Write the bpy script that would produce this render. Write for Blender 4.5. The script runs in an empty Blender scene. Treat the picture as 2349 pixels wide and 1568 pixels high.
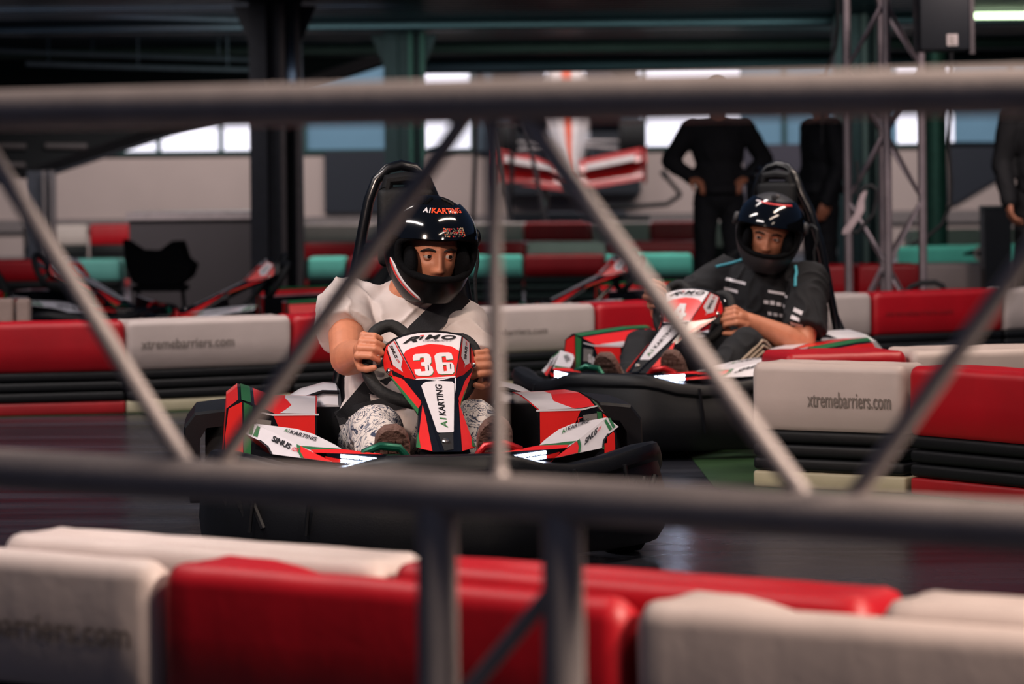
import bpy, bmesh, math, random
from math import sin, cos, pi, radians as R
from mathutils import Vector, Matrix, noise
from mathutils.geometry import tessellate_polygon
from mathutils.bvhtree import BVHTree
random.seed(7)
SC = bpy.context.scene
COL = SC.collection

# ------------------------------------------------------------------ camera
F_PX, CX, CY, CAM_H, ROLL = 7000.0, 1174.5, 410.0, 1.0, R(.6)
cR = Vector((cos(ROLL), 0, -sin(ROLL))); cU = Vector((sin(ROLL), 0, cos(ROLL))); cF = Vector((0, 1, 0))
CAM = Vector((0, 0, CAM_H))
def ray(px, py): return cF + cR * ((px - CX) / F_PX) + cU * ((CY - py) / F_PX)
def at(px, py, D): return CAM + ray(px, py) * D
def atz(px, py, z):
    d = ray(px, py); return CAM + d * ((z - CAM_H) / d.z)
cam = bpy.data.objects.new('camera', bpy.data.cameras.new('camera')); COL.objects.link(cam)
cam.matrix_world = Matrix((
    (cR.x, cU.x, -cF.x, CAM.x), (cR.y, cU.y, -cF.y, CAM.y), (cR.z, cU.z, -cF.z, CAM.z), (0, 0, 0, 1)))
cd = cam.data; cd.sensor_width = 36; cd.sensor_fit = 'HORIZONTAL'; cd.lens = F_PX / 2349 * 36
cd.shift_y = -(784 - CY) / 2349; cd.clip_start = .1; cd.clip_end = 200
cd.dof.use_dof = True; cd.dof.focus_distance = 8.45; cd.dof.aperture_fstop = 4.0; cd.dof.aperture_blades = 0
SC.camera = cam

# ------------------------------------------------------------------ materials
def s2l(c):
    return tuple((x / 12.92 if x <= .04045 else ((x + .055) / 1.055) ** 2.4) for x in (v / 255 for v in c))
MATS = {}
def mat(name, rgb, rough=.5, metal=0, coat=0, var=.12, scale=18, bump=0, bscale=60, emit=None, estr=0, spec=.5, stretch=None):
    if name in MATS: return MATS[name]
    m = bpy.data.materials.new(name); m.use_nodes = True
    nt = m.node_tree; b = nt.nodes['Principled BSDF']
    c = s2l(rgb)
    tc = nt.nodes.new('ShaderNodeTexCoord'); src = tc.outputs['Object']
    if stretch:
        mp = nt.nodes.new('ShaderNodeMapping'); mp.inputs['Scale'].default_value = stretch
        nt.links.new(src, mp.inputs[0]); src = mp.outputs[0]
    n = nt.nodes.new('ShaderNodeTexNoise'); n.inputs['Scale'].default_value = scale; n.inputs['Detail'].default_value = 5
    nt.links.new(src, n.inputs['Vector'])
    r = nt.nodes.new('ShaderNodeValToRGB')
    r.color_ramp.elements[0].position = .3; r.color_ramp.elements[1].position = .7
    r.color_ramp.elements[0].color = (*[x * (1 - var) for x in c], 1)
    r.color_ramp.elements[1].color = (*[min(1, x * (1 + var)) for x in c], 1)
    nt.links.new(n.outputs['Fac'], r.inputs[0]); nt.links.new(r.outputs[0], b.inputs['Base Color'])
    b.inputs['Roughness'].default_value = rough; b.inputs['Metallic'].default_value = metal
    b.inputs['Coat Weight'].default_value = coat; b.inputs['Coat Roughness'].default_value = .06
    b.inputs['Specular IOR Level'].default_value = spec
    if bump:
        n2 = nt.nodes.new('ShaderNodeTexNoise'); n2.inputs['Scale'].default_value = bscale; n2.inputs['Detail'].default_value = 4
        nt.links.new(src, n2.inputs['Vector'])
        bp = nt.nodes.new('ShaderNodeBump'); bp.inputs['Strength'].default_value = bump; bp.inputs['Distance'].default_value = .02
        nt.links.new(n2.outputs['Fac'], bp.inputs['Height']); nt.links.new(bp.outputs[0], b.inputs['Normal'])
    if emit:
        b.inputs['Emission Color'].default_value = (*s2l(emit), 1); b.inputs['Emission Strength'].default_value = estr
    MATS[name] = m; return m

# ------------------------------------------------------------------ mesh builder
class MB:
    def __init__(s): s.v = []; s.f = []; s.m = []; s.mats = []
    def mi(s, m):
        if m not in s.mats: s.mats.append(m)
        return s.mats.index(m)
    def add(s, vs, fs, m):
        o = len(s.v); k = s.mi(m); s.v += [Vector(v) for v in vs]
        for f in fs: s.f.append([i + o for i in f]); s.m.append(k)
    def poly(s, pts, m): s.add(pts, [list(range(len(pts)))], m)
    def tess(s, loops3, m):
        flat = [p for l in loops3 for p in l]
        tris = tessellate_polygon([[Vector(p) for p in l] for l in loops3])
        s.add(flat, [list(t) for t in tris], m)
    def loft(s, rings, m, closed=True, cap0=True, cap1=True):
        n = len(rings[0]); vs = [p for r in rings for p in r]; fs = []
        for i in range(len(rings) - 1):
            for j in range(n if closed else n - 1):
                k = (j + 1) % n; fs.append([i * n + j, i * n + k, (i + 1) * n + k, (i + 1) * n + j])
        if cap0: fs.append(list(range(n))[::-1])
        if cap1: fs.append([(len(rings) - 1) * n + j for j in range(n)])
        s.add(vs, fs, m)
    def tube(s, path, r, m, n=10, closed=False, sx=1.0):
        P = [Vector(p) for p in path]; L = len(P); rings = []
        up = None
        for i, p in enumerate(P):
            a = P[(i - 1) % L] if (closed or i > 0) else p; b = P[(i + 1) % L] if (closed or i < L - 1) else p
            t = (b - a).normalized()
            if up is None:
                up = Vector((0, 0, 1)) if abs(t.z) < .9 else Vector((0, 1, 0))
            x = t.cross(up).normalized(); up = x.cross(t).normalized()
            rr = r[i] if isinstance(r, (list, tuple)) else r
            rings.append([p + x * (cos(2 * pi * k / n) * rr * sx) + up * (sin(2 * pi * k / n) * rr) for k in range(n)])
        if closed: rings.append(rings[0]); s.loft(rings, m, True, False, False)
        else: s.loft(rings, m)
    def box(s, c, sz, m, rot=None, ch=0):
        c = Vector(c); x, y, z = (v / 2 for v in sz); M_ = rot or Matrix.Identity(3)
        if ch <= 0:
            vs = [c + M_ @ Vector((a * x, b * y, d * z)) for d in (-1, 1) for a, b in ((-1, -1), (1, -1), (1, 1), (-1, 1))]
            s.add(vs, [[3, 2, 1, 0], [4, 5, 6, 7], [0, 1, 5, 4], [1, 2, 6, 5], [2, 3, 7, 6], [3, 0, 4, 7]], m)
        else:
            rings = []
            def ring(ix, zz):
                X, Y = x - ix, y - ix; o = []
                for sx_, sy_, a0 in ((1, 1, 0), (-1, 1, 90), (-1, -1, 180), (1, -1, 270)):
                    for k in range(4):
                        a = R(a0 + 30 * k); o.append(c + M_ @ Vector((sx_ * (X - ch) + cos(a) * ch, sy_ * (Y - ch) + sin(a) * ch, zz)))
                return o
            for k in range(4):
                a = R(30 * k); rings.append(ring(ch * (1 - sin(a)) * .98, -z + ch * (1 - cos(a))))
            for k in range(3, -1, -1):
                a = R(30 * k); rings.append(ring(ch * (1 - sin(a)) * .98, z - ch * (1 - cos(a))))
            s.loft(rings, m)
    def ball(s, c, r, m, nu=20, nv=12, rot=None):
        c = Vector(c); r = (r, r, r) if not hasattr(r, '__len__') else r; M_ = rot or Matrix.Identity(3)
        rings = []
        for i in range(1, nv):
            e = -pi / 2 + pi * i / nv
            rings.append([c + M_ @ Vector((r[0] * cos(e) * cos(2 * pi * k / nu), r[1] * cos(e) * sin(2 * pi * k / nu), r[2] * sin(e))) for k in range(nu)])
        n = nu; vs = [p for q in rings for p in q]; fs = []
        for i in range(len(rings) - 1):
            for j in range(n): k = (j + 1) % n; fs.append([i * n + j, i * n + k, (i + 1) * n + k, (i + 1) * n + j])
        b = len(vs); vs += [c + M_ @ Vector((0, 0, -r[2])), c + M_ @ Vector((0, 0, r[2]))]
        for j in range(n):
            k = (j + 1) % n; fs.append([b, k, j]); fs.append([b + 1, (len(rings) - 1) * n + j, (len(rings) - 1) * n + k])
        s.add(vs, fs, m)
    def capsule(s, a, b, r0, r1, m, n=16, flat=False):
        a = Vector(a); b = Vector(b); t = (b - a); L = t.length; t = t / L if L > 1e-6 else Vector((0, 0, 1))
        q = t.to_track_quat('Z', 'Y').to_matrix(); rings = []
        st = []
        if not flat:
            for i in range(1, 5): e = -pi / 2 + pi / 2 * i / 5; st.append((sin(e) * r0, cos(e) * r0))
        st += [(0, r0), (L * .33, r0 + (r1 - r0) * .33), (L * .66, r0 + (r1 - r0) * .66), (L, r1)]
        if not flat:
            for i in range(1, 5): e = pi / 2 * i / 5; st.append((L + sin(e) * r1, cos(e) * r1))
        for z, rr in st: rings.append([a + q @ Vector((cos(2 * pi * k / n) * rr, sin(2 * pi * k / n) * rr, z)) for k in range(n)])
        s.loft(rings, m)
    def lathe(s, prof, c, axis, m, n=28):
        c = Vector(c); q = Vector(axis).to_track_quat('Z', 'Y').to_matrix()
        s.loft([[c + q @ Vector((cos(2 * pi * k / n) * r, sin(2 * pi * k / n) * r, z)) for k in range(n)] for z, r in prof], m)
    def normal(s, f):
        n = Vector()
        for i in range(len(f)):
            a, b = s.v[f[i]], s.v[f[(i + 1) % len(f)]]; n += a.cross(b)
        return n
    def face_to(s, start, n):
        for i in range(start, len(s.f)):
            if s.normal(s.f[i]).dot(n) < 0: s.f[i] = s.f[i][::-1]
    def face_out(s, c, start=0):
        c = Vector(c)
        for i in range(start, len(s.f)):
            f = s.f[i]; m = sum((s.v[k] for k in f), Vector()) / len(f)
            if s.normal(f).dot(m - c) < 0: s.f[i] = f[::-1]
    def mirror(s):
        o = MB(); o.mats = list(s.mats); o.m = list(s.m)
        o.v = [Vector((-v.x, v.y, v.z)) for v in s.v]; o.f = [f[::-1] for f in s.f]; return o
    def mesh(s, name, sharp=35):
        me = bpy.data.meshes.new(name); me.from_pydata([tuple(v) for v in s.v], [], s.f)
        for m in s.mats: me.materials.append(m)
        me.polygons.foreach_set('material_index', s.m)
        me.update(); 
        if sharp is not None:
            me.polygons.foreach_set('use_smooth', [True] * len(me.polygons)); me.set_sharp_from_angle(angle=R(sharp))
        return me
    def build(s, name, parent=None, sharp=35, fix=True, bevel=0, subsurf=0):
        me = s.mesh(name, sharp)
        if fix:
            bm = bmesh.new(); bm.from_mesh(me); bmesh.ops.recalc_face_normals(bm, faces=bm.faces); bm.to_mesh(me); bm.free()
        o = link(name, me, parent)
        if bevel:
            b = o.modifiers.new('bevel', 'BEVEL'); b.width = bevel; b.segments = 3; b.limit_method = 'ANGLE'; b.angle_limit = R(40)
        if subsurf:
            q = o.modifiers.new('sub', 'SUBSURF'); q.levels = subsurf; q.render_levels = subsurf
        return o
def link(name, me, parent=None):
    o = bpy.data.objects.new(name, me); COL.objects.link(o)
    if parent: o.parent = parent
    return o
def tag(o, label, cat, group=None):
    o['label'] = label; o['category'] = cat
    if group: o['group'] = group
    return o
def thing(name, label, cat, loc=(0, 0, 0), rz=0, group=None):
    o = bpy.data.objects.new(name, None); COL.objects.link(o); o.location = loc; o.rotation_euler = (0, 0, rz)
    o.empty_display_size = .1
    return tag(o, label, cat, group)
def struct(o): o['kind'] = 'structure'; return o
def copy_tree(o, parent=None):
    c = o.copy(); COL.objects.link(c)
    if parent: c.parent = parent
    for ch in list(o.children): copy_tree(ch, c)
    return c

# ------------------------------------------------------------------ lettering
_tc = {}
def text_tris(s, bold=.0, shear=0.0):
    key = (s, bold, shear)
    if key in _tc: return _tc[key]
    cu = bpy.data.curves.new('t', 'FONT'); cu.body = s; cu.size = 1; cu.offset = bold; cu.shear = shear; cu.resolution_u = 3
    o = bpy.data.objects.new('t', cu); COL.objects.link(o)
    dg = bpy.context.evaluated_depsgraph_get(); me = bpy.data.meshes.new_from_object(o.evaluated_get(dg))
    vs = [v.co.copy() for v in me.vertices]; fs = [list(p.vertices) for p in me.polygons]
    bpy.data.objects.remove(o); bpy.data.curves.remove(cu); bpy.data.meshes.remove(me)
    x0 = min(v.x for v in vs); x1 = max(v.x for v in vs); y0 = min(0, min(v.y for v in vs)); h = .73
    vs = [((v.x - x0) / (x1 - x0), v.y / h) for v in vs]
    _tc[key] = (vs, fs); return vs, fs
def text_on(mb, s, fn, m, bold=.02, shear=.25):
    """fn(u 0..1 along the word, v 0..1 cap height) -> point"""
    vs, fs = text_tris(s, bold, shear); mb.add([fn(u, v) for u, v in vs], fs, m)

# ------------------------------------------------------------------ organic surfaces
def fuse(mb, voxel, it=4, fac=.5):
    me = mb.mesh('tmp', None); o = link('tmp', me)
    r = o.modifiers.new('r', 'REMESH'); r.mode = 'VOXEL'; r.voxel_size = voxel; r.adaptivity = 0
    if it:
        q = o.modifiers.new('s', 'SMOOTH'); q.factor = fac; q.iterations = it
    dg = bpy.context.evaluated_depsgraph_get(); me2 = bpy.data.meshes.new_from_object(o.evaluated_get(dg))
    bpy.data.objects.remove(o); bpy.data.meshes.remove(me)
    me2.polygons.foreach_set('use_smooth', [True] * len(me2.polygons))
    return me2
def wrinkle(me, fn):
    me.update(); ns = [n.vector.copy() for n in me.vertex_normals]
    for v, n in zip(me.vertices, ns): v.co = v.co + n * fn(v.co, n)
    me.update()
def put(me, name, m, parent):
    me.name = name; me.materials.clear(); 
    for q in (m if isinstance(m, list) else [m]): me.materials.append(q)
    return link(name, me, parent)
def bvh_of(me): return BVHTree.FromPolygons([v.co.copy() for v in me.vertices], [list(p.vertices) for p in me.polygons])
# ------------------------------------------------------------------ palette
RED = mat('red_gloss', (224, 34, 32), .36, coat=.25, var=.04)
WHT = mat('white_gloss', (216, 212, 218), .36, coat=.3, var=.03)
BLK = mat('black_gloss', (14, 16, 22), .22, coat=.4, var=.1)
GRN = mat('green_gloss', (46, 112, 66), .35, coat=.4, var=.06)
BPL = mat('black_plastic', (9, 11, 16), .45, var=.15, bump=.05, bscale=220, spec=.35)
RUB = mat('black_rubber', (11, 13, 17), .7, var=.2, bump=.15, bscale=120)
TYR = mat('tyre_rubber', (20, 21, 24), .8, var=.2, bump=.2, bscale=90)
INK = mat('black_lettering', (12, 12, 16), .45, var=.03)
INKR = mat('red_lettering', (205, 45, 50), .4, var=.03)
INKG = mat('green_lettering', (52, 110, 62), .4, var=.03)
INKY = mat('grey_lettering', (130, 124, 130), .4, var=.03)
STEEL = mat('painted_steel_tube', (12, 14, 18), .28, coat=.3, var=.1)
CHR = mat('chrome_bolt', (200, 195, 190), .2, 1, var=.05)
ALU = mat('aluminium_plate', (185, 180, 176), .35, .8, var=.06)
WEB = mat('belt_webbing', (24, 27, 34), .7, var=.15, bump=.25, bscale=420)
LED = mat('led_lamp', (240, 245, 255), .3, emit=(205, 222, 255), estr=36)
LEDG = mat('green_led', (30, 200, 90), .3, emit=(40, 255, 120), estr=6)
PEDR = mat('red_pedal', (170, 20, 24), .3, .4, var=.05)
PEDG = mat('green_pedal', (20, 90, 70), .3, .5, var=.05)
SEATM = mat('black_seat_shell', (12, 14, 18), .6, var=.15, bump=.1, bscale=150, spec=.3)

# ------------------------------------------------------------------ kart (local frame: x to the side, -y forwards, z up)
K_LOC = Vector((-.262, 8.65, 0)); K_YAW = R(5.4)
K_M = Matrix.Translation(K_LOC) @ Matrix.Rotation(K_YAW, 4, 'Z'); K_I = K_M.inverted()
def kray(px, py):
    return K_I @ CAM, (K_I.to_3x3() @ ray(px, py))
def K(px, py, yl):
    o, d = kray(px, py); return o + d * ((yl - o.y) / d.y)
class Facet:
    """a flat panel of the bodywork through three points; pixels of the photograph are traced onto it"""
    def __init__(s, *q):
        s.p = [Vector(a) if isinstance(a, Vector) else K(*a) for a in q]
        s.n = (s.p[1] - s.p[0]).cross(s.p[2] - s.p[0]).normalized()
        if s.n.y > 0: s.n = -s.n
    def at(s, px, py, off=0):
        o, d = kray(px, py); t = (s.p[0] - o).dot(s.n) / d.dot(s.n); return o + d * t + s.n * off
    def mir(s): return Facet(*[Vector((-p.x, p.y, p.z)) for p in s.p])
    def poly(s, mb, pts, m, off=.0):
        k = len(mb.f); mb.tess([[s.at(x, y, off) for x, y in pts]], m); mb.face_to(k, s.n)
    def text(s, mb, t, A, B, h, m, off=.002, bold=.02, shear=.25, part=(0, 1)):
        A = Vector(A); B = Vector(B); h = Vector(h)
        def fn(u, v):
            q = A + (B - A) * u + h * v; return s.at(q.x, q.y, off)
        k = len(mb.f); text_on(mb, t, fn, m, bold, shear); mb.face_to(k, s.n)
def crop(ox, oy, k): return lambda *pts: [(ox + x * k, oy + y * k) for x, y in pts]
cN = crop(860, 740, 280 / 1372); cW = crop(920, 820, 640 / 2349); cL = crop(380, 820, 580 / 2349)

DIG = {
 '3': [[(425, 400), (432, 372), (458, 358), (580, 352), (612, 362), (632, 398), (633, 452), (614, 482), (646, 505), (658, 555), (642, 588), (604, 603), (492, 602), (458, 588), (441, 532), (512, 527), (522, 555), (568, 550), (560, 494), (522, 490), (519, 452), (556, 447), (547, 396), (507, 400), (504, 426), (429, 432)]],
 '6': [[(668, 382), (688, 356), (728, 343), (832, 340), (860, 352), (876, 396), (879, 418), (803, 424), (795, 382), (750, 386), (757, 452), (862, 452), (887, 480), (893, 556), (872, 582), (742, 588), (706, 574), (690, 530)], [(764, 482), (802, 480), (809, 548), (774, 554)]],
 '4': [[(470, 345), (580, 345), (625, 490), (668, 490), (672, 540), (640, 542), (648, 605), (560, 605), (555, 545), (440, 550), (428, 495)], [(520, 490), (556, 490), (535, 420)]],
}
def nose_mesh(number):
    mb = MB()
    M_ = Facet((904.5, 780, -.30), (1058, 771, -.30), (954, 869.5, -.41))
    Lf = Facet((904.5, 780, -.30), (954, 869.5, -.41), (879.4, 830, -.27))
    Rf = Facet((1058, 771, -.30), (1045, 866, -.41), (1090, 830, -.27))
    S_ = Facet((954, 869.5, -.41), (1045, 866, -.41), (1010, 1035, -.77))
    LU = Facet((890, 858, -.29), (950, 869.5, -.405), (966, 925, -.49))
    LD = Facet((967, 915, -.50), (1003, 1035, -.765), (955, 1028, -.68))
    RU = Facet((1046, 866, -.41), (1085, 844, -.29), (1046, 915, -.50))
    RD = Facet((1045, 905, -.49), (1043, 1034, -.765), (1089, 1026, -.68))
    # panels
    main = cN((218, 198), (330, 150), (480, 118), (640, 108), (800, 118), (900, 134), (978, 150), (908, 618), (455, 640))
    BASE = []
    def base(f_, q, m): f_.poly(mb, q, m); BASE.append((f_, q))
    base(M_, main, WHT)
    base(Lf, cN((218, 198), (128, 262), (108, 330), (92, 420), (104, 520), (150, 585), (330, 640), (455, 640)), RED)
    base(Rf, cN((978, 150), (1055, 212), (1100, 320), (1130, 440), (1112, 512), (1000, 585), (908, 618)), RED)
    base(S_, cN((455, 640), (908, 618), (905, 1000), (905, 1446), (650, 1448), (735, 1446), (535, 850)), BLK)
    base(LU, cN((150, 575), (455, 638), (540, 850), (520, 960), (490, 1050), (360, 870)), BLK)
    base(RU, cN((908, 618), (1000, 583), (1112, 510), (1095, 560), (1020, 770), (955, 950), (905, 1000)), BLK)
    base(LD, cN((538, 850), (740, 1446), (650, 1448), (468, 1405), (490, 1050), (520, 960)), BLK)
    base(RD, cN((905, 960), (955, 930), (1080, 1285), (1126, 1402), (980, 1445), (905, 1446)), BLK)
    back = list(BASE)
    # front graphics
    e = .0012
    M_.poly(mb, cN((320, 358), (345, 320), (395, 292), (500, 262), (620, 240), (760, 250), (870, 272), (946, 318), (910, 606), (462, 634)), RED, e)
    for a, b in (((222, 196), (458, 640)), ((975, 150), (908, 618))):
        M_.poly(mb, cN((a[0] - 1, a[1]), (a[0] + 11, a[1] - 3), (b[0] + 5, b[1] - 2), (b[0] - 7, b[1])), INK, 2 * e)
    M_.poly(mb, cN((462, 634), (910, 604), (908, 618), (458, 646)), WHT, 2 * e)
    if number == '36': dg = [(d, 0) for d in '36']
    else: dg = [('4', 110)]
    for d, dx in dg:
        for q, (m, o, sh) in enumerate(((INKG, 1.6 * e, 5), (WHT, 2.4 * e, 0))):
            k0 = len(mb.f); mb.tess([[M_.at(*p, o) for p in cN(*[(x + dx + sh, y + sh) for x, y in lp])] for lp in DIG[d]], m); mb.face_to(k0, M_.n)
    if number == '36':
        for x, y in ((600, 515), (849, 500)): M_.poly(mb, cN((x - 7, y - 30), (x + 4, y - 30), (x + 9, y + 30), (x - 2, y + 30)), INK, 3 * e)
    A, B = cN((312, 238), (905, 200)); M_.text(mb, 'R', A, cN((480, 212))[0], (7, -13), INK, 2 * e, .035, .3)
    M_.text(mb, 'i', cN((490, 195))[0], cN((548, 192))[0], (1.5, -9), INK, 2 * e, .03, .3)
    M_.text(mb, 'M', cN((560, 190))[0], cN((735, 186))[0], (1, -10), INK, 2 * e, .035, .3)
    M_.text(mb, 'O', cN((745, 188))[0], cN((908, 196))[0], (1, -10), INK, 2 * e, .035, .3)
    M_.poly(mb, cN((506, 152), (552, 146), (548, 160), (504, 163)), INKR, 3 * e)
    M_.text(mb, 'GERMANY', cN((535, 214))[0], cN((878, 214))[0], (1, -3.6), INKY, 2 * e, .01, .3)
    # side facets
    Lf.poly(mb, cN((150, 262), (214, 205), (316, 408), (298, 500), (320, 556), (210, 478), (148, 300)), WHT, e)
    Lf.poly(mb, cN((128, 300), (140, 300), (205, 490), (195, 492)), INK, e)
    Lf.text(mb, 'SiNUS', cN((168, 258))[0], cN((236, 402))[0], (6.5, -2.2), INK, 2 * e, .03, .2)
    Lf.text(mb, 'iON', cN((242, 412))[0], cN((272, 455))[0], (5, -2), INKR, 2 * e, .02, .2)
    Rf.poly(mb, cN((986, 165), (1056, 225), (1058, 455), (1012, 480), (1000, 515), (1010, 468), (966, 380)), WHT, e)
    Rf.poly(mb, cN((1064, 228), (1076, 240), (1080, 450), (1070, 440)), INK, e)
    Rf.text(mb, 'SiNUS', cN((1020, 414))[0], cN((1032, 268))[0], (-5.4, -1), INK, 2 * e, .03, .2)
    Rf.text(mb, 'iON', cN((1031, 258))[0], cN((1030, 212))[0], (-4, -.6), INKR, 2 * e, .02, .2)
    Lf.poly(mb, cN((185, 525), (330, 600), (318, 632), (205, 590)), INK, e)
    Lf.poly(mb, cN((335, 612), (440, 640), (330, 636)), INK, e)
    Rf.poly(mb, cN((1090, 500), (1085, 540), (1040, 592), (1004, 572)), INK, e)
    # stem
    S_.poly(mb, cN((520, 712), (545, 684), (580, 667), (700, 655), (868, 664), (893, 690), (886, 1226), (870, 1232), (720, 1238), (700, 1230)), WHT, e)
    S_.poly(mb, cN((700, 657), (560, 640), (860, 624)), WHT, e)
    S_.poly(mb, cN((898, 628), (912, 620), (908, 740), (899, 800)), WHT, e)
    Sx = lambda x, y: cN((x, y))[0]
    S_.text(mb, 'A1', Sx(820, 1186), Sx(800, 1068), (-15.3, 1), INKG, 2 * e, .02, .2)
    S_.text(mb, 'KARTING', Sx(797, 1050), Sx(748, 694), (-15.3, 1), INK, 2 * e, .02, .2)
    S_.poly(mb, cN((715, 1262), (745, 1240), (880, 1238), (884, 1425), (780, 1440)), RUB, e)
    LU.poly(mb, cN((190, 560), (330, 645), (520, 878), (525, 905), (494, 965), (200, 620)), RED, e)
    LU.poly(mb, cN((160, 588), (200, 620), (494, 965), (488, 1048), (362, 868)), GRN, e)
    LD.poly(mb, cN((538, 925), (575, 1060), (650, 1446), (482, 1408), (500, 1240)), RED, e)
    LD.poly(mb, cN((490, 1230), (522, 1412), (468, 1404)), GRN, 2 * e)
    RU.poly(mb, cN((1095, 545), (1010, 650), (935, 850), (955, 945), (1020, 765)), RED, e)
    RU.poly(mb, cN((1040, 690), (955, 945), (962, 890), (1015, 740)), GRN, 2 * e)
    RD.poly(mb, cN((938, 880), (956, 945), (1080, 1288), (1126, 1400), (978, 1444)), RED, e)
    RD.poly(mb, cN((1082, 1285), (1124, 1400), (1088, 1396)), GRN, 2 * e)
    # bolts
    b = S_.at(*Sx(796, 1345), .004)
    mb.lathe([(-.004, .0105), (.003, .0095), (.005, .007), (.004, .004), (.001, .0036)], b, S_.n, CHR, 16)
    for f, x, y in ((Lf, 165, 545), (Rf, 1096, 480)):
        mb.lathe([(-.004, .0085), (.004, .008), (.007, .005), (.008, .0)], f.at(*Sx(x, y), .002), f.n, CHR, 14)
    # shell thickness behind the panels
    out = [M_.at(*p) for p in main[1:-2]] + [Rf.at(*p) for p in cN((1055, 212), (1100, 320), (1130, 440), (1112, 512))] \
        + [RU.at(*p) for p in cN((1020, 770), (955, 950))] + [RD.at(*p) for p in cN((1080, 1285), (1126, 1402), (980, 1445))] \
        + [LD.at(*p) for p in cN((650, 1448), (468, 1405), (490, 1050))] + [LU.at(*p) for p in cN((360, 870),)] \
        + [Lf.at(*p) for p in cN((150, 585), (104, 520), (92, 420), (108, 330), (128, 262), (218, 198))]
    mb.loft([[p + Vector((0, .001, 0)) for p in out], [p + Vector((0, .03, .004)) for p in out]], BPL, True, False, False)
    for f_, q in back: f_.poly(mb, q, BPL, -.02)
    return mb

def bumper_mb():
    mb = MB()
    half = [(0, -.95), (.08, -.948), (.15, -.935), (.19, -.915), (.25, -.885), (.33, -.84), (.43, -.765), (.51, -.69), (.56, -.62), (.59, -.55), (.605, -.48), (.605, -.43)]
    zt = [.305, .306, .304, .296, .278, .268, .278, .292, .298, .296, .27, .24]
    pts = [(-x, y, z) for (x, y), z in list(zip(half, zt))[:0:-1]] + [(x, y, z) for (x, y), z in zip(half, zt)]
    rings = []
    for i, (x, y, z) in enumerate(pts):
        a = pts[max(0, i - 1)]; b = pts[min(len(pts) - 1, i + 1)]
        t = Vector((b[0] - a[0], b[1] - a[1], 0)).normalized(); n = Vector((t.y, -t.x, 0))
        k = 1 if abs(x) < .58 else .75
        prof = [(-.075, z - .022), (-.05, z - .006), (-.012, z), (.004, z - .004), (.014, z - .018), (.016, z - .038), (.006, z - .052), (.012, z - .075), (.026, .16), (.03, .11), (.022, .06), (.0, .035), (-.05, .03), (-.075, .06)]
        rings.append([Vector((x, y, 0)) + n * (o * k) + Vector((0, 0, h)) for o, h in prof])
    mb.loft(rings, BPL)
    # seams and the recessed grilles at both corners
    for s in (-1, 1):
        for q in ((.318, -.852), (.46, -.752)):
            c = Vector((s * q[0], q[1], .2)); n = Vector((s * .55, -.83, 0)).normalized(); t = Vector((-n.y, n.x, 0))
            mb.tube([c + n * .028 + Vector((0, 0, .055)), c + n * .038 + t * (.012 * s) + Vector((0, 0, -.04)), c + n * .036 + t * (.02 * s) + Vector((0, 0, -.1))], .006, BPL, 6)
        for a in range(3):
            c = Vector((s * (.47 + .035 * a), -.735 + .05 * a, .16)); n = Vector((s * .7, -.7, 0)).normalized()
            mb.tube([c + n * .03 + Vector((-.03 * s, -.02, -.05)), c + n * .034 + Vector((.01 * s, .01, .055))], .009, BPL, 8)
    return mb

# right-hand front fairing, traced facet by facet and mirrored for the other side
wT = Facet((1233, 1023, -.76), (1312, 971, -.52), (1394, 956, -.42))
wO = Facet((1394, 958, -.42), (1274, 1048, -.865), (1418, 978, -.44))
wF = Facet((1155, 1037, -.93), (1252, 1032, -.845), (1252, 1052, -.845))
def wing_mb():
    mb = MB(); e = .0012
    top = cW((865, 797), (1160, 742), (1200, 700), (1240, 668), (1330, 602), (1440, 556), (1580, 530), (1735, 502), (1600, 605), (1480, 700), (1395, 760), (1215, 775))
    edge = cW((1735, 502), (1600, 605), (1480, 700), (1350, 805), (1300, 840))
    wT.poly(mb, top, WHT)
    wT.poly(mb, cW((865, 797), (1160, 742), (1412, 736), (1395, 762), (1215, 776)), RED, e)
    wT.poly(mb, cW((1160, 738), (1300, 722), (1480, 700), (1412, 736), (1165, 744)), GRN, .6 * e)
    wT.poly(mb, cW((1165, 733), (1300, 712), (1470, 700), (1300, 724)), WHT, 1.2 * e)
    out = edge + cW((1330, 838), (1500, 800), (1705, 757), (1712, 700), (1752, 640), (1832, 580))
    wO.poly(mb, out, WHT)
    wO.poly(mb, cW((1480, 702), (1400, 765), (1300, 840), (1330, 838), (1488, 802), (1496, 760)), RED, e)
    wO.poly(mb, cW((1478, 704), (1500, 688), (1512, 740), (1506, 799), (1484, 803), (1494, 750)), GRN, 2 * e)
    for k in (0, 1):
        x = 1708 + 34 * k
        wO.poly(mb, cW((x, 534 - 20 * k), (x + 16, 522 - 14 * k), (x + 70 - 8 * k, 602 - 18 * k), (x + 44 - 4 * k, 618 - 20 * k)), GRN, e)
    wO.poly(mb, cW((1705, 757), (1712, 700), (1752, 640), (1738, 640), (1698, 695), (1690, 760)), INK, e)
    # LED recess below the leading edge
    wF.poly(mb, cW((865, 797), (1215, 773), (1330, 765), (1300, 840), (1215, 880), (1000, 876), (930, 850)), BLK)
    wF.poly(mb, cW((1218, 822), (1330, 792), (1335, 800), (1300, 842), (1225, 846)), RED, e)
    # inner skirt that closes the shell
    p = [wT.at(*q) for q in cW((865, 797), (1160, 742), (1240, 668), (1330, 602), (1440, 556), (1735, 502))]
    mb.loft([p, [Vector((v.x, v.y + .01, v.z - .07)) for v in p]], BPL, False, False, False)
    q = [wO.at(*a) for a in out[4:]]
    mb.loft([q, [v + Vector((-.05, .03, -.05)) for v in q]], BPL, False, False, False)
    return mb
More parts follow.
